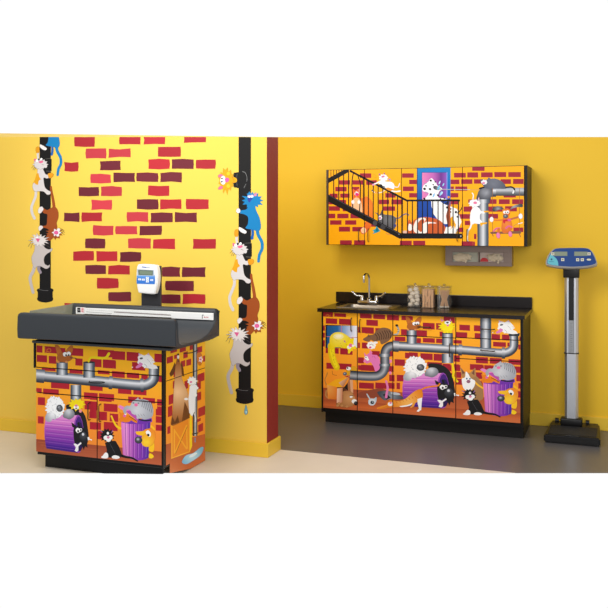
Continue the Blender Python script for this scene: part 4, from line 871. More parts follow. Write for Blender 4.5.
w2 = panel_part('drawer', cab, YC, x3+g, xb-g, zd4+g, z1, AB); pull(w2, onY(481.6, 328.6, YC), onY(494.6, 329.2, YC), (0, -.028, 0), M_handle)
w3 = panel_part('drawer', cab, YC, x3+g, xb-g, zd5+g, zd4-g, AB); pull(w3, onY(481, 349.8, YC), onY(494.6, 351, YC), (0, -.028, 0), M_handle)
d4 = panel_part('door', cab, YC, x3+g, xb-g, z0, zd5-g, AB)
# worktop
cx0, cx1, YT = -2.418, -.714, 6.838
top = thing('countertop', 'black laminate countertop with a low backsplash on the sink cabinet', 'countertop', ((cx0+cx1)/2, (YT+YW)/2, .9512))
sk = (onY(336.5, 306.6, 7.0).x, onY(393, 306.6, 7.0).x, 6.95, 7.33)      # sink hole
bm = bmesh.new()
for a in ((cx0, sk[0]+.012, YT, YW-.001), (sk[1]-.012, cx1, YT, YW-.001), (sk[0]+.012, sk[1]-.012, YT, sk[2]+.012), (sk[0]+.012, sk[1]-.012, sk[3]-.012, YW-.001)):
    bx(bm, a[0], a[1], a[2], a[3], .9512, .981)
bmesh.ops.remove_doubles(bm, verts=bm.verts[:], dist=.0001)
obj('slab', bm, M_top, top)
obj('backsplash', box(onY(335.9, 300, YW-.02).x, cx1-.002, YW-.021, YW-.001, .9815, 1.075, .003, 2), M_top, top)
# sink
sx0, sx1, sy0, sy1 = sk
sink = thing('sink', 'stainless steel drop-in sink set in the black countertop', 'sink', ((sx0+sx1)/2, (sy0+sy1)/2, .9815))
bm = bmesh.new()
def loop(x0, x1_, y0, y1_, z, r, n=4):
    L = []
    for cx, cy, a0 in ((x1_-r, y1_-r, 0), (x0+r, y1_-r, PI/2), (x0+r, y0+r, PI), (x1_-r, y0+r, 3*PI/2)):
        for i in range(n+1): a = a0+PI/2*i/n; L.append((cx+r*math.cos(a), cy+r*math.sin(a), z))
    return L
def lofts(bm, loops, capend=True):
    R = [[bm.verts.new(p) for p in L] for L in loops]
    for a, b in zip(R, R[1:]):
        for i in range(len(a)): bm.faces.new((a[i], a[(i+1) % len(a)], b[(i+1) % len(a)], b[i]))
    if capend: bm.faces.new(R[-1])
    bmesh.ops.recalc_face_normals(bm, faces=bm.faces[:]); return bm
lofts(bm, [loop(sx0, sx1, sy0, sy1, .9816, .03), loop(sx0+.004, sx1-.004, sy0+.004, sy1-.004, .986, .03), loop(sx0+.05, sx1-.05, sy0+.03, sy1-.10, .986, .04), loop(sx0+.055, sx1-.055, sy0+.035, sy1-.105, .975, .04), loop(sx0+.07, sx1-.07, sy0+.05, sy1-.12, .83, .04)])
obj('basin', bm, M_steel, sink, smooth=True)
bm = bmesh.new(); tube(bm, [((sx0+sx1)/2, (sy0+sy1)/2-.03, .8302), ((sx0+sx1)/2, (sy0+sy1)/2-.03, .833)], .035, 20); obj('drain', bm, M_chrome, sink, smooth=True)
# faucet
fc = onY(369.2, 303, sy1-.045); fx, fy, fz = fc.x, sy1-.045, .9862
fau = thing('faucet', 'chrome gooseneck faucet with two wrist-blade handles behind the sink', 'faucet', (fx, fy, fz))
obj('deck_plate', box(fx-.088, fx+.088, fy-.07, fy+.03, fz, fz+.038, .010, 3), M_chrome, fau, smooth=True)
gp = [(fx, fy, fz+.03), (fx, fy, fz+.14), (fx, fy, fz+.228)]
for i in range(1, 10):
    a = PI*i/9*1.08; gp.append((fx-.02*(1-math.cos(a))/2*1.2, fy-.045+.045*math.cos(a), fz+.228+.042*math.sin(a)))
gp.append((gp[-1][0], gp[-1][1]+.002, gp[-1][2]-.022))
obj('spout', tube(bmesh.new(), gp, [.0095]*(len(gp)-1)+[.0095], 12), M_chrome, fau, smooth=True)
bm = bmesh.new(); tube(bm, [(fx, fy, fz+.032), (fx, fy, fz+.05), (fx, fy, fz+.058)], [.02, .02, .012], 14); obj('spout_collar', bm, M_chrome, fau, smooth=True)
for s in (-1, 1):
    h = obj('valve', tube(bmesh.new(), [(fx+s*.065, fy, fz+.028), (fx+s*.065, fy, fz+.06), (fx+s*.065, fy, fz+.075)], [.019, .017, .012], 14), M_chrome, fau, smooth=True)
    X = lambda a: fx+s*a
    bm = bmesh.new(); tube(bm, [(X(.06), fy, fz+.07), (X(.09), fy-.003, fz+.071), (X(.115), fy-.006, fz+.074), (X(.13), fy-.01, fz+.086), (X(.144), fy-.012, fz+.1), (X(.156), fy-.014, fz+.108)], [.007, .008, .0095, .012, .013, .008], 10)
    obj('wrist_blade', bm, M_chrome, h, smooth=True)

# ---------------------------------------------------------------- jars
rnd = random.Random(4)
def jar(pxa, pxb, label, zt):
    Yj = 7.22
    a = onY(pxa, 300, Yj).x; b_ = onY(pxb, 300, Yj).x; w = b_-a; zb = .9815
    t = thing('jar', label, 'jar', ((a+b_)/2, Yj, zb), 'clear square jars on the countertop')
    bm = bmesh.new(); lofts(bm, [loop(a, b_, Yj-w/2, Yj+w/2, zt, .012), loop(a, b_, Yj-w/2, Yj+w/2, zb+.003, .012), loop(a+.003, b_-.003, Yj-w/2+.003, Yj+w/2-.003, zb, .01)])
    obj('container', bm, M_clear, t, smooth=True)
    l = obj('lid', box(a-.004, b_+.004, Yj-w/2-.004, Yj+w/2+.004, zt+.0005, zt+.012, .004, 2), M_clear, t, smooth=True)
    bm = bmesh.new(); ball(bm, ((a+b_)/2, Yj, zt+.022), .012, .012, .009); obj('knob', bm, M_clear, l, smooth=True)
    return (a+b_)/2, Yj, w, zb
zt = onY(430, 287, 7.22).z
jx, jy, jw, jz = jar(408.7, 421.4, 'leftmost clear jar of the three, filled with cotton balls', zt)
k = 0
for lay in range(5):
    for (ax, ay) in ((-.25, -.24), (.24, -.26), (-.24, .24), (.25, .22)):
        if lay == 4 and k > 17: break
        r_ = .0215*rnd.uniform(.92, 1.05); x, y, z = jx+ax*jw*(1, .8, 1.05, .7, .9)[lay]+(.006, -.008, .004, -.003, .01)[lay]*(1 if ay > 0 else -1), jy+ay*jw+rnd.uniform(-.002, .002), jz+.023+lay*.031+(.008 if ax > 0 else 0)+rnd.uniform(0, .003)
        bm = bmesh.new(); ball(bm, (0, 0, 0), r_, r_, r_*.9, 2)
        for v in bm.verts: v.co *= 1+rnd.uniform(-.06, .06)
        for v in bm.verts: v.co += Vector((x, y, z))
        o = obj('cotton_ball', bm, M_cotton, loc=(x, y, z), smooth=True); tag(o, 'white cotton ball in the leftmost clear jar', 'cotton ball', 'cotton balls in the jar'); k += 1
jx, jy, jw, jz = jar(422.5, 435.2, 'middle clear jar of the three, filled with flat wooden tongue depressors', zt)
for i in range(4):
    for j in range(9):
        x = jx-jw*.34+i*jw*.225; y = jy-jw*.38+j*jw*.093; h = .148+rnd.uniform(-.004, .006)
        o = obj('tongue_depressor', box(x-.0085, x+.0085, y-.0012, y+.0012, jz+.004, jz+.004+h, .0008, 1), M_wood, loc=(x, y, jz+.004))
        tag(o, 'flat wooden tongue depressor standing in the middle jar', 'tongue depressor', 'tongue depressors in the jar')
for sgn in (-1, 1):
    bm = box(-.0085, .0085, -.0012, .0012, -.062, .062, .0008, 1)
    bmesh.ops.rotate(bm, verts=bm.verts[:], cent=(0, 0, 0), matrix=Matrix.Rotation(sgn*.42, 3, 'Y'))
    for v in bm.verts: v.co += Vector((jx+sgn*.008, jy-jw*.44-.002*sgn, jz+.09))
    o = obj('tongue_depressor', bm, M_tan, loc=(jx+sgn*.008, jy-jw*.44, jz+.09)); tag(o, 'tongue depressor leaning to the '+('right' if sgn > 0 else 'left')+' across the front of the middle jar', 'tongue depressor', 'tongue depressors in the jar')
jx, jy, jw, jz = jar(438.2, 450.4, 'rightmost clear jar of the three, filled with long cotton swabs', zt)
for i in range(44):
    a = 2*PI*i/44*5.3; rr = jw*.40*math.sqrt((i+.5)/44)
    dx, dy = rr*math.cos(a), rr*math.sin(a)
    dx = max(-jw*.42, min(jw*.42, dx*1.15)); tx, ty = jx+dx, jy+dy; bx_, by_ = jx+(-dx*.35 if i % 3 else dx), jy+dy*.9; bx_ = jx+dx*.62+(.012 if dx > 0 else -.012)*(1 if i % 2 else .3)
    t = thing('cotton_swab', 'long cotton swab standing in the rightmost jar', 'cotton swab', (bx_, by_, jz+.004), 'cotton swabs in the jar')
    mid = (jx+dx*.45, jy+dy*.6, jz+.075)
    obj('stick', tube(bmesh.new(), [(bx_, by_, jz+.012), mid, (tx, ty, jz+.145+(i % 5)*.002)], .0022, 6), M_tan, t)
    bm = bmesh.new(); ball(bm, (bx_, by_, jz+.012), .0042, .0042, .008, 1); obj('cotton_tip', bm, M_cotton, t, smooth=True)

# ================================================================== WALL CABINET
YU = 7.117
ua, u1, u2, u3, ub = xs_at(YU, 200, 328.4, 364.4, 401.4, 462.4, 524.3)
uz0, uz1 = 1.512, 2.161
uc = thing('wall_cabinet', 'wall cabinet over the sink, printed with cats and dogs around a staircase', 'cabinet', ((ua+ub)/2, YU, uz0))
xs0, xs1 = onY(326.2, 200, YU).x, onY(527.3, 200, YU).x
obj('body', box(xs0, xs1, YU+.019, YW-.001, uz0-.003, uz1+.004, .002, 1), M_black, uc)
obj('side_frame', box(xs0, ua-.001, YU+.001, YU+.0185, uz0-.003, uz1+.004, .001, 1), mat('dark_bronze_laminate', (62, 48, 40), .4), uc)
obj('side_frame', box(ub+.003, xs1, YU+.001, YU+.0185, uz0-.003, uz1+.004, .001, 1), M_black, uc)
AU = art_upper()
uv = lambda px, pa, pb: (onY(px, pa, YU), onY(px, pb, YU))
for a, b_, hx, ha, hb in ((ua, u1, 359.4, 229, 241.2), (u1, u2, 368.8, 229, 241.4), (u2, u3, 457.6, 229.4, 241), (u3, ub, 467.4, 229.4, 241)):
    d = panel_part('door', uc, YU, a+g*.7, b_-g*.7, uz0, uz1, AU)
    p, q = uv(hx, ha, hb); pull(d, p, q, (0, -.028, 0), M_handle, .0035)

# ================================================================== GLOVE DISPENSER
gx0, gx1 = onY(445.4, 250, 7.35).x, onY(511.9, 250, 7.35).x; gz1, gz0 = uz0-.006, onY(480, 266, 7.35).z
dsp = thing('glove_dispenser', 'brushed metal glove box holder mounted under the wall cabinet', 'dispenser', ((gx0+gx1)/2, 7.40, gz0))
bm = bmesh.new(); e = .004
bx(bm, gx0, gx1, 7.45, YW-.0005, gz0, gz1)
bx(bm, gx0, gx1, 7.352, 7.4495, gz0, gz0+e); bx(bm, gx0, gx1, 7.352, 7.4495, gz1-e, gz1)
bx(bm, gx0, gx0+e, 7.352, 7.4495, gz0+e, gz1-e); bx(bm, gx1-e, gx1, 7.352, 7.4495, gz0+e, gz1-e)
obj('tray', bm, M_dispenser, dsp)
wz0, wz1 = onY(480, 262.0, 7.35).z, onY(480, 252.4, 7.35).z; wx0, wxm, wx1 = onY(452.6, 250, 7.35).x, onY(478.6, 250, 7.35).x, onY(503.5, 250, 7.35).x
bm = bmesh.new()
bx(bm, gx0, gx1, 7.348, 7.352, gz0, wz0, .001, 1); bx(bm, gx0, gx1, 7.348, 7.352, wz1, gz1, .001, 1)
bx(bm, gx0, wx0, 7.348, 7.352, wz0, wz1); bx(bm, wx1, gx1, 7.348, 7.352, wz0, wz1); bx(bm, wxm-.004, wxm+.004, 7.348, 7.352, wz0, wz1)
obj('front_frame', bm, M_dispenser, dsp)
def glove(px, py, w, h, s, label):
    p = onY(px, py, 7.352); r = random.Random(s)
    t = thing('glove', label, 'glove', tuple(p), 'gloves pulled out of the boxes')
    bm = bmesh.new(); ball(bm, (p.x, 7.357, p.z), w*.5, .014, h*.5, 3)
    for v in bm.verts:
        d = v.co-Vector((p.x, 7.357, p.z)); v.co = Vector((p.x, 7.357, p.z))+d*(1+.30*math.sin(d.x*170+s)*math.sin(d.z*210+s*2)+.06*r.uniform(-1, 1))
    obj('palm', bm, M_glove, t, smooth=True)
    for k_ in range(4):
        a = -1.9+.42*k_*(1 if s % 2 else 1.2)
        q = Vector((p.x+w*.3+math.cos(a)*.004-k_*.012, 7.345, p.z-h*.2))
        L = .03+.008*r.random()
        obj('finger', tube(bmesh.new(), [q, q+Vector((math.cos(a)*L*.5, -.006, math.sin(a)*L*.5)), q+Vector((math.cos(a-.2)*L, -.008, math.sin(a-.2)*L))], [.006, .0058, .0035], 8), M_glove, t, smooth=True)
for i, (a, b_, lab, mm) in enumerate(((wx0-.02, wxm-.007, 'pale green card glove box in the left half of the metal holder', mat('pale_green_card', (176, 174, 156), .6, mott=.2, mscale=30)), (wxm+.007, wx1+.02, 'pinkish card glove box in the right half of the metal holder', M_card))):
    o = thing('glove_box', lab, 'glove box', ((a+b_)/2, 7.40, gz0+e+.001), 'glove boxes in the holder')
    obj('carton', box(a, b_, 7.366, 7.445, gz0+e+.001, gz1-e-.002, .002, 1), mm, o)
    if i: 
        bm = bmesh.new(); c0 = onY(484.2, 261.2, 7.365)
        pr = [Vector((c0.x+.035*math.cos(t_), 7.3655, c0.z-.004+.034*math.sin(t_))) for t_ in [PI*j/12 for j in range(13)]]
        prism(bm, pr, [v+Vector((0, -.001, 0)) for v in pr]); obj('red_logo', bm, M_redc, o)
glove(462, 257.4, .155, .07, 3, 'cream glove bunched out of the left glove box')
glove(495, 257.6, .13, .066, 6, 'cream glove bunched out of the right glove box')

# ================================================================== STANDING SCALE
sc = thing('standing_scale', 'black and silver standing scale with blue display head, right of the long cabinet', 'scale', (-.40, 7.13, 0))
def quadbox(bm, f0, f1, b1, b0, za, zb, bev):
    lo = [bm.verts.new((p[0], p[1], za)) for p in (f0, f1, b1, b0)]; hi = [bm.verts.new((p[0], p[1], zb)) for p in (f0, f1, b1, b0)]
    bm.faces.new(lo[::-1]); bm.faces.new(hi)
    for i in range(4): bm.faces.new((lo[i], lo[(i+1) % 4], hi[(i+1) % 4], hi[i]))
    bmesh.ops.bevel(bm, geom=bm.edges[:], offset=bev, segments=3, affect='EDGES'); return bm
sxa, sxb = onF(543.6, 442.6).x, onF(600.6, 447.6).x
obj('platform', quadbox(bmesh.new(), (sxa, 6.885), (sxb, 6.885), (sxb-.02, 7.40), (sxa+.02, 7.40), .002, .066, .012), M_dark, sc, smooth=True)
obj('foot_mat', box(sxa+.03, sxb-.03, 6.92, 7.22, .0662, .0692, .001, 1), mat('black_rubber', (20, 19, 20), .75, bump=.4, bscale=300), sc)
for fx_ in (sxa+.04, sxb-.04):
    for fy_ in (6.93, 7.27): obj('foot', tube(bmesh.new(), [(fx_, fy_, 0), (fx_, fy_, .003)], .018, 12), M_dark, sc)
YK = 7.265
kx0, kx1 = onY(564.3, 350, YK).x, onY(578.7, 350, YK).x; km = (kx0+kx1)/2
bm = bmesh.new(); bx(bm, km-.085, km+.085, YK-.05, YK+.045, .0662, .128, .012, 3); obj('collar', bm, M_dark, sc, smooth=True)
for s in (-1, 1): obj('caster', tube(bmesh.new(), [(km+s*.12-.014, 7.375, .072), (km+s*.12+.014, 7.375, .072)], .022, 16), M_dark, sc, smooth=True)
zc = onY(571, 277, YK).z; zmid = onY(571, 353, YK).z
bm = bmesh.new(); hw = (kx1-kx0)/2
def prof(hw, hd, groove=True):
    pts = [(-hw, hd*.3), (-hw*.9, -hd*.3), (-hw*.62, -hd)]
    if groove: pts += [(-hw*.38, -hd), (-hw*.38, -hd*.55), (hw*.38, -hd*.55), (hw*.38, -hd)]
    return pts+[(hw*.62, -hd), (hw*.9, -hd*.3), (hw, hd*.3), (hw*.7, hd), (-hw*.7, hd)]
for (a, b_, gr) in ((.118, zmid, False), (zmid, zc, True)):
    P = prof(hw*(1 if gr else .96), .03, gr)
    prism(bm, [Vector((km+x, YK+y, a)) for x, y in P], [Vector((km+x, YK+y, b_)) for x, y in P])
obj('column', bm, M_alu, sc)
obj('joint_ring', box(kx0-.002, kx1+.002, YK-.033, YK+.033, zmid-.003, zmid+.004, .001, 1), M_dark, sc)
zs = onY(571, 320, YK).z
obj('height_rod', box(km-hw*.34, km+hw*.34, YK-.028, YK-.018, zs, zc, .001, 1), M_dark, sc)
o = obj('height_ruler', box(km-hw*.34, km+hw*.34, YK-.026, YK-.018, zmid, zs, .001, 1), mat('grey_ruler', (150, 152, 156), .45), sc)
bm = bmesh.new()
for i in range(16):
    z = zmid+.012+i*(zs-zmid-.02)/16; bx(bm, km-.008, km+(.010 if i % 2 else .002), YK-.0266, YK-.0262, z, z+.002)
obj('ruler_marks', bm, M_dark, o)
zh = onY(571, 268, YK).z
obj('head_bracket', box(km-.062, km+.062, YK-.05, YK+.02, zc-.004, zh+.03, .006, 2), M_dark, sc, smooth=True)
# head, tilted back
hn = Vector((0, -math.cos(.35), math.sin(.35))); hp = onY(571.5, 259, YK-.07)
H4 = cv(535, 235, 8.329)
outl = H4(90, 240, 95, 200, 120, 150, 150, 120, 190, 108, 300, 105, 420, 106, 460, 120, 490, 155, 510, 205, 517, 240, 490, 258, 400, 272, 300, 276, 200, 270, 115, 256)
def solid_px(name, pxs, P0, n, depth, m, par, bevel=.004, push=0, sm=True, loc=None):
    q = [(v[0], v[1]) for v in smooth_closed([(p[0], p[1], 0) for p in pxs], 4)] if sm else pxs
    F = [hit(a, b, P0, n)+n*push for a, b in q]; bm = bmesh.new(); prism(bm, F, [p-n*depth for p in F])
    if bevel:
        bmesh.ops.bevel(bm, geom=[e_ for e_ in bm.edges if any(len(f_.verts) > 6 for f_ in e_.link_faces)], offset=bevel, segments=2, affect='EDGES')
    return obj(name, bm, m, par, smooth=True)
hd = solid_px('display_head', outl, hp, hn, .045, mat('grey_plastic', (150, 146, 140), .4), sc, .006)
A = Art(); BL = (20, 60, 124)
A.blob(H4(100, 232, 106, 200, 130, 155, 160, 122, 195, 112, 300, 109, 415, 110, 455, 124, 480, 155, 502, 205, 508, 232, 480, 248, 400, 260, 300, 264, 200, 258, 120, 246), BL)
A.poly(H4(103, 230, 108, 202, 130, 160, 150, 172, 180, 198, 192, 225, 195, 256, 150, 250, 115, 243), (92, 176, 190))
for X0, X1 in ((160, 270), (326, 436)):
    A.poly(H4(X0, 138, X1, 138, X1, 175, X0, 175), (112, 122, 112)); A.poly(H4(X0+4, 142, X1-4, 142, X1-4, 171, X0+4, 171), (128, 138, 120))
for a, b_ in ((148, 157), (450, 157), (231, 205), (355, 206), (394, 206)): A.poly(H4(a-13, b_-12, a+13, b_-12, a+13, b_+12, a-13, b_+12), (206, 202, 176)); A.poly(H4(a-6, b_-4, a+6, b_-4, a+6, b_+4, a-6, b_+4), (90, 96, 110))
A.ell(535+449/8.33, 235+205/8.33, 2.2, 1, (206, 202, 176)); A.ell(535+138/8.33, 235+203/8.33, .9, 1, (30, 60, 90)); A.line(H4(115, 222, 155, 222), .5, (50, 110, 140))
obj('control_panel', A.mesh(hp, hn, off=.0005), M_print, hd)

# ================================================================== TREATMENT TABLE
TX1, TY0, TY1 = -2.800, 4.920, 5.517
TX0 = onY(35.6, 400, TY0).x
tb = thing('treatment_table', 'padded baby treatment table with cartoon pets printed on its orange brick cabinet', 'treatment table', ((TX0+TX1)/2, (TY0+TY1)/2, 0))
tz0, tz1 = .124, .876
pa, pm, pb = onY(36, 400, TY0).x, onY(97.2, 430, TY0).x, onY(161.9, 400, TY0).x
obj('body', box(TX0, TX1-.004, TY0+.019, TY1-.001, .10, .885, .002, 1), M_black, tb)
bm = bmesh.new(); kz = .042
F_ = [(TX0+.02, 0), (TX0+.5, 0), (TX1-.05, kz), (TX1-.05, .0995), (TX0+.02, .0995)]
prism(bm, [Vector((x, TY0+.08, z)) for x, z in F_], [Vector((x, TY0+.10, z)) for x, z in F_])
bx(bm, TX0+.02, TX0+.04, TY0+.1, TY1-.02, 0, .0995)
obj('toe_kick', bm, M_kick, tb)
zl1, zl2 = onY(100, 371.6, TY0).z, onY(100, 397.6, TY0).z
obj('corner_post', box(pb+.003, TX1, TY0-.002, TY0+.03, .10, zl1-.03, .002, 1), M_black, tb)
obj('corner_bracket', box(pb+.001, TX1+.004, TY0-.006, TY0+.032, zl1-.0295, .885, .002, 1), M_black, tb)
obj('corner_bracket', box(TX0-.014, TX0-.001, TY0-.006, TY0+.032, zl1-.005, .885, .002, 1), M_black, tb)
AT = art_table()
w1 = panel_part('drawer', tb, TY0, pa+.001, pb-.001, zl1+g, tz1, AT)
w2 = panel_part('drawer', tb, TY0, pa+.001, pb-.001, zl2+g, zl1-g, AT); pull(w2, onY(90, 381.4, TY0), onY(103.5, 382.4, TY0), (0, -.022, -.002), M_bhandle, .003)
d1 = panel_part('door', tb, TY0, pa+.001, pm-g, tz0, zl2-g, AT); pull(d1, onY(90.2, 402.6, TY0), onY(90.2, 419.6, TY0), (0, -.026, 0), M_bhandle, .0035)
d2 = panel_part('door', tb, TY0, pm+g, pb-.001, tz0, zl2-g, AT); pull(d2, onY(101, 404, TY0), onY(101, 421, TY0), (0, -.026, 0), M_bhandle, .0035)
AS = art_side(); XS = TX1
zls = onX(186, 374.3, XS).z
for nm, a, b_ in (('side_panel', 0.003, zls-.0015), ('side_panel', zls+.0015, .885)):
    if a < .1:      # lower panel with a toe notch and a chamfered foot
        pf = [(TY0+.034, .115), (TY0+.085, .115), (TY0+.085, .052), (TY1-.22, a), (TY1, a), (TY1, b_), (TY0+.034, b_)]
    else: pf = [(TY0+.034, a), (TY1, a), (TY1, b_), (TY0+.034, b_)]
    bm = bmesh.new(); prism(bm, [Vector((XS, y, z)) for y, z in pf], [Vector((XS-.0035, y, z)) for y, z in pf])
    sp = obj(nm, bm, mat('green_black_laminate', (30, 40, 26), .4), tb)
    bm = AS.mesh(Vector((XS, 0, 0)), NX, clipX(TY0+.0345, TY1-.001, a+.001, b_-.001))
    if a < .1:
        geo = lambda: bm.verts[:]+bm.edges[:]+bm.faces[:]
        for co, no in (((XS, TY0+.085, 0), (0, 1, 0)), ((XS, 0, .115), (0, 0, 1))): bmesh.ops.bisect_plane(bm, geom=geo(), plane_co=co, plane_no=no)
        c = (TY0+.085, .052); d = (TY1-.22, a)
        bmesh.ops.bisect_plane(bm, geom=geo(), plane_co=(XS, c[0], c[1]), plane_no=(0, d[1]-c[1], -(d[0]-c[0])))
        kill = []
        for f_ in bm.faces:
            m_ = f_.calc_center_median()
            if (m_.y < TY0+.085 and m_.z < .115) or ((m_.y-c[0])*(d[1]-c[1])-(m_.z-c[1])*(d[0]-c[0]) > 0): kill.append(f_)
        bmesh.ops.delete(bm, geom=kill, context='FACES')
    obj('printed_artwork', bm, M_print, sp)

# ---- padded cradle
PY0, PY1 = 4.775, 5.395
px0, px1 = onY(17.2, 330, PY0).x, onY(176, 335, PY0).x
zb_ = .925; zf = onY(100, 316, PY0).z; zr = onY(150, 305.6, PY1).z
px0b = onY(74, 306, PY1).x; px1b = onY(219.8, 320, PY1).x
pad = thing('scale_cradle', 'dark grey moulded vinyl cradle with raised sides resting on the treatment table', 'cradle', ((px0+px1)/2, (PY0+PY1)/2, .886))
pr = [(PY0, zb_), (PY0-.004, zb_+.06), (PY0, zf-.04), (PY0, zf-.03), (PY0, zf-.02), (PY0+.001, zf-.01), (PY0+.005, zf-.003), (PY0+.012, zf), (PY0+.022, zf), (PY0+.028, zf-.004), (PY0+.031, zf-.014), (PY0+.033, zf-.03), (PY0+.036, zb_+.05), (PY0+.045, zb_+.015), (PY0+.08, zb_-.001), (PY0+.17, zb_-.004), (5.12, zb_+.004), (5.22, zb_+.024), (5.29, zb_+.06), (5.338, zb_+.11), (PY1-.053, zr-.04), (PY1-.05, zr-.02), (PY1-.047, zr-.01), (PY1-.04, zr-.003), (PY1-.032, zr), (PY1-.012, zr), (PY1-.004, zr-.003), (PY1, zr-.01), (PY1, zr-.02), (PY1, zr-.04), (PY1, zb_-.008), (PY1-.1, zb_-.018), (PY0+.1, zb_-.018), (PY0+.02, zb_-.008)]
bm = bmesh.new(); nx = 24; rows = []
for i in range(nx+1):
    t = i/nx; row = []
    for (y, z) in pr:
        x = px0+(px1-px0)*t
        if t in (0, 1) : pass
        sgn = 0
        r_ = .02
        front = y < PY0+.07
        dz = (zf-z) if front else (zr-z) if y > PY1-.06 else 1
        if dz < .03 and i in (0, nx):
            sh = .026*(1-math.sqrt(max(0, 1-(1-dz/.03)**2))); x += sh if i == 0 else -sh
        if i == 1: x = px0+.035
        if i == nx-1: x = px1-.035
        row.append(bm.verts.new((x, y, z+(.0035*math.sin(PI*t) if z < zb_ else 0))))
    rows.append(row)
for a, b_ in zip(rows, rows[1:]):
    for k in range(len(pr)): bm.faces.new((a[k], a[(k+1) % len(pr)], b_[(k+1) % len(pr)], b_[k]))
bm.faces.new(rows[0][::-1]); bm.faces.new(rows[-1]); bmesh.ops.recalc_face_normals(bm, faces=bm.faces[:])
bmesh.ops.bevel(bm, geom=[e_ for e_ in bm.edges if any(len(f_.verts) > 6 for f_ in e_.link_faces)], offset=.004, segments=2, affect='EDGES')
obj('cushion', bm, M_pad, pad, smooth=True)
# underside plate, end seam
obj('base_plate', box(px0+.08, px1-.06, PY0+.05, PY1-.02, .8865, zb_-.021, .003, 1), M_seam, pad)
sm = [(px1+.0006, y, z+.001) for y, z in ((PY0+.07, zb_+.012), (PY0+.2, zb_-.002), (5.2, zb_+.004), (PY1-.03, zb_+.02))]
obj('end_seam', tube(bmesh.new(), smooth_open(sm, 4), .0022, 6), M_seam, pad)
gd = [Vector((px0+.035, PY0+.085, zb_+.04)), Vector((px0+.035, PY1-.045, zb_+.08)), Vector((px0+.035, PY1-.045, onX(74, 303.6, px0).z)), Vector((px0+.035, PY0+.085, zf+.004))]
zz = hit(73, 303.4, Vector((px0+.035, 0, 0)), NX).z; gd[2].z = zr-.004
bm = bmesh.new(); prism(bm, gd, [p+Vector((.004, 0, 0)) for p in gd]); obj('end_guard', bm, M_guard, pad, label='pale clear plastic end guard')
# measuring bar lying against the raised back side
bp = Vector((0, PY1-.075, 0)); MBx = lambda px: onY(px, 312, bp.y).x
ms = thing('measuring_bar', 'long white measuring bar with red marks lying along the raised back of the cradle', 'measuring bar', (MBx(145), bp.y, 1.05))
za = lambda px, py: onY(px, py, bp.y).z
zb0, zb1 = za(145, 316.6), za(145, 310.4)
zc0, zc1 = za(192, 320.0), za(192, 312.2)
obj('rail', box(MBx(77), MBx(172), bp.y, bp.y+.014, zb0, zb1, .002, 2), M_white, ms)
obj('end_stop', box(MBx(171.5), MBx(213), bp.y-.004, bp.y+.014, zb0-.005, zb1-.001, .003, 2), M_white, ms)
obj('end_stop', box(MBx(76), MBx(84.6), bp.y-.004, bp.y+.014, zb0-.003, zb1+.003, .003, 2), M_white, ms)
A = Art()
zz = lambda px: None
A.line([(114, 312.0), (172, 315.2)], 1.2, (176, 172, 170), raw=True); A.line([(116, 312.1), (170, 315.1)], .4, (120, 100, 100), raw=True)
A.line([(84, 311.6), (112, 313.6)], .35, (150, 150, 150), raw=True)
for i in range(40): A.line([(88+i*2.0, 309.4+i*.107), (88+i*2.0, 310.2+i*.107)], .3, (120, 120, 120), raw=True)
obj('scale_marks', A.mesh(bp, NY, clipY(MBx(86), MBx(171), zb0+.001, zb1-.001), off=.0004), M_print, ms)
A = Art()
A.poly([(77.3, 307.6), (80.4, 307.7), (80.5, 312.4), (77.4, 312.3)], BLK); A.poly([(78.2, 309), (79.6, 309), (79.6, 311), (78.2, 311)], (120, 120, 124)); A.poly([(81, 307.6), (84, 307.8), (84, 312.6), (81, 312.4)], (240, 196, 200)); A.line([(81.6, 309), (83.4, 309.2)], .8, (200, 30, 40), raw=True); A.line([(81.6, 311), (83.4, 311.2)], .6, (200, 30, 40), raw=True)
A.line([(202.4, 314.8), (202.2, 318.8)], .6, (60, 60, 66), raw=True); A.line([(202.4, 315), (204, 315.2)], .5, (60, 60, 66), raw=True)
for i in range(3): A.ell(204.4+i*1.7, 317.1+i*.1, .55, .6, (200, 40, 50))
obj('logo_marks', A.mesh(Vector((0, bp.y-.004, 0)), NY, off=.0004), M_print, ms)

# ---- weight indicator on its post
YI = 5.50
post = thing('indicator_post', 'flat charcoal post rising behind the cradle and holding the weight indicator', 'post', (onY(151, 290, YI).x, YI+.04, 0))
obj('upright', box(onY(141.2, 290, YI+.03).x, onY(160.6, 290, YI+.03).x, YI+.03, YI+.05, 0, onY(150, 266, YI).z, .004, 2), M_slate, post)
ind = thing('weight_indicator', 'white digital weight indicator with blue keypad, on the post behind the cradle', 'weight indicator', tuple(onY(148, 280, YI-.02)))
I = cv(120, 265, 10.133)
body = [(137.4, 265.4), (139.6, 264.2), (147, 264.3), (154.6, 265), (156.3, 266.4), (157.4, 272), (157.6, 280), (156.8, 287), (155.2, 292.6), (153.6, 294.2), (145, 293.6), (139.6, 293), (138, 291.6), (136.6, 284), (136.2, 276), (136.5, 269)]
PI0 = Vector((0, YI-.0185, 0))
bd = solid_px('housing', body, PI0, NY, .048, M_white, ind, .006)
A = Art()
A.poly(I(170, 190, 168, 150, 175, 105, 330, 108, 350, 120, 356, 150, 353, 195), (54, 120, 206))
A.grid(136.8, 275.4, 155, 279, [(0, (110, 168, 232)), (1, (50, 116, 204))])
A.poly(I(172, 42, 345, 52, 348, 112, 178, 106), (176, 190, 206)); A.poly(I(184, 48, 335, 55, 333, 106, 188, 101), (96, 112, 98)); A.poly(I(200, 58, 325, 64, 323, 98, 202, 93), (120, 136, 116))
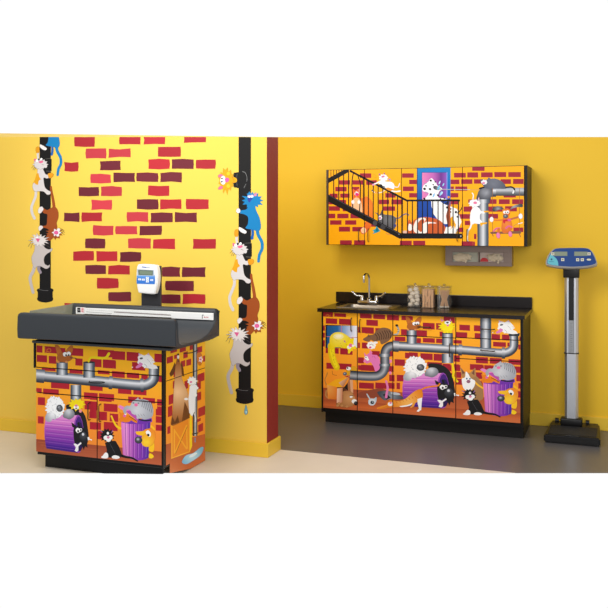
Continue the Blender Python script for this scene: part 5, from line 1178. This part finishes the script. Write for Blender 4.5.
for a, b_ in ((200, 145), (238, 148), (278, 130), (278, 168), (322, 152), (278, 149)): A.poly(I(a-15, b_-9, a+15, b_-9, a+15, b_+9, a-15, b_+9), (226, 234, 244)); A.ell(120+a/10.133, 265+b_/10.133, .35, .3, (120, 120, 140))
A.line(I(225, 20, 262, 24), .9, (60, 100, 190)); A.line(I(268, 25, 300, 28), .5, (150, 160, 180))
obj('keypad', A.mesh(PI0, NY, off=.0006), M_print, bd)

# ================================================================== LIGHT
w = bpy.data.worlds.new('world'); SC.world = w; w.use_nodes = True; nt = w.node_tree
bg = nt.nodes['Background']; tc = nt.nodes.new('ShaderNodeTexCoord'); sp = nt.nodes.new('ShaderNodeSeparateXYZ')
mr = nt.nodes.new('ShaderNodeMapRange'); mr.inputs['From Min'].default_value = -.35; mr.inputs['From Max'].default_value = .35; mr.inputs['To Min'].default_value = .50; mr.inputs['To Max'].default_value = 1.02
nt.links.new(tc.outputs['Generated'], sp.inputs[0]); nt.links.new(sp.outputs['Y'], mr.inputs['Value']); nt.links.new(mr.outputs[0], bg.inputs['Strength'])
bg.inputs['Color'].default_value = (1, 1, 1, 1)
def area(name, loc, target, size, power, color=(1, 1, 1), sy=None):
    ld = bpy.data.lights.new(name, 'AREA'); ld.shape = 'RECTANGLE'; ld.size = size; ld.size_y = sy or size; ld.energy = power; ld.color = color
    o = bpy.data.objects.new(name, ld); COL.objects.link(o); o.location = loc
    o.rotation_euler = (Vector(target)-Vector(loc)).to_track_quat('-Z', 'Y').to_euler(); return o
area('key_softbox', (-4.4, 3.0, 3.7), (-3.3, 5.8, 1.3), 1.2, 22, (1, .985, .96))
area('room_softbox', (-2.4, 3.4, 4.0), (-1.2, 7.4, 1.2), 1.8, 98, (1, .985, .96))
area('fill_light', (.9, .6, 2.2), (-2.2, 6.0, .8), 2.4, 108, (1, .985, .97))  # unseen fill, added to lighten the table's right side
ld = bpy.data.lights.new('wall_spot', 'SPOT'); ld.energy = 105; ld.spot_size = math.radians(48); ld.spot_blend = 1; ld.shadow_soft_size = .25; ld.color = (1, .98, .95)
o = bpy.data.objects.new('wall_spot', ld); COL.objects.link(o); o.location = (-4.3, 2.7, 3.0)
o.rotation_euler = (Vector((-3.45, 5.75, 1.75))-Vector(o.location)).to_track_quat('-Z', 'Y').to_euler()
SC.view_settings.view_transform = 'Standard'; SC.view_settings.look = 'None'; SC.view_settings.exposure = 0; SC.view_settings.gamma = 1
SC.view_settings.use_curve_mapping = False
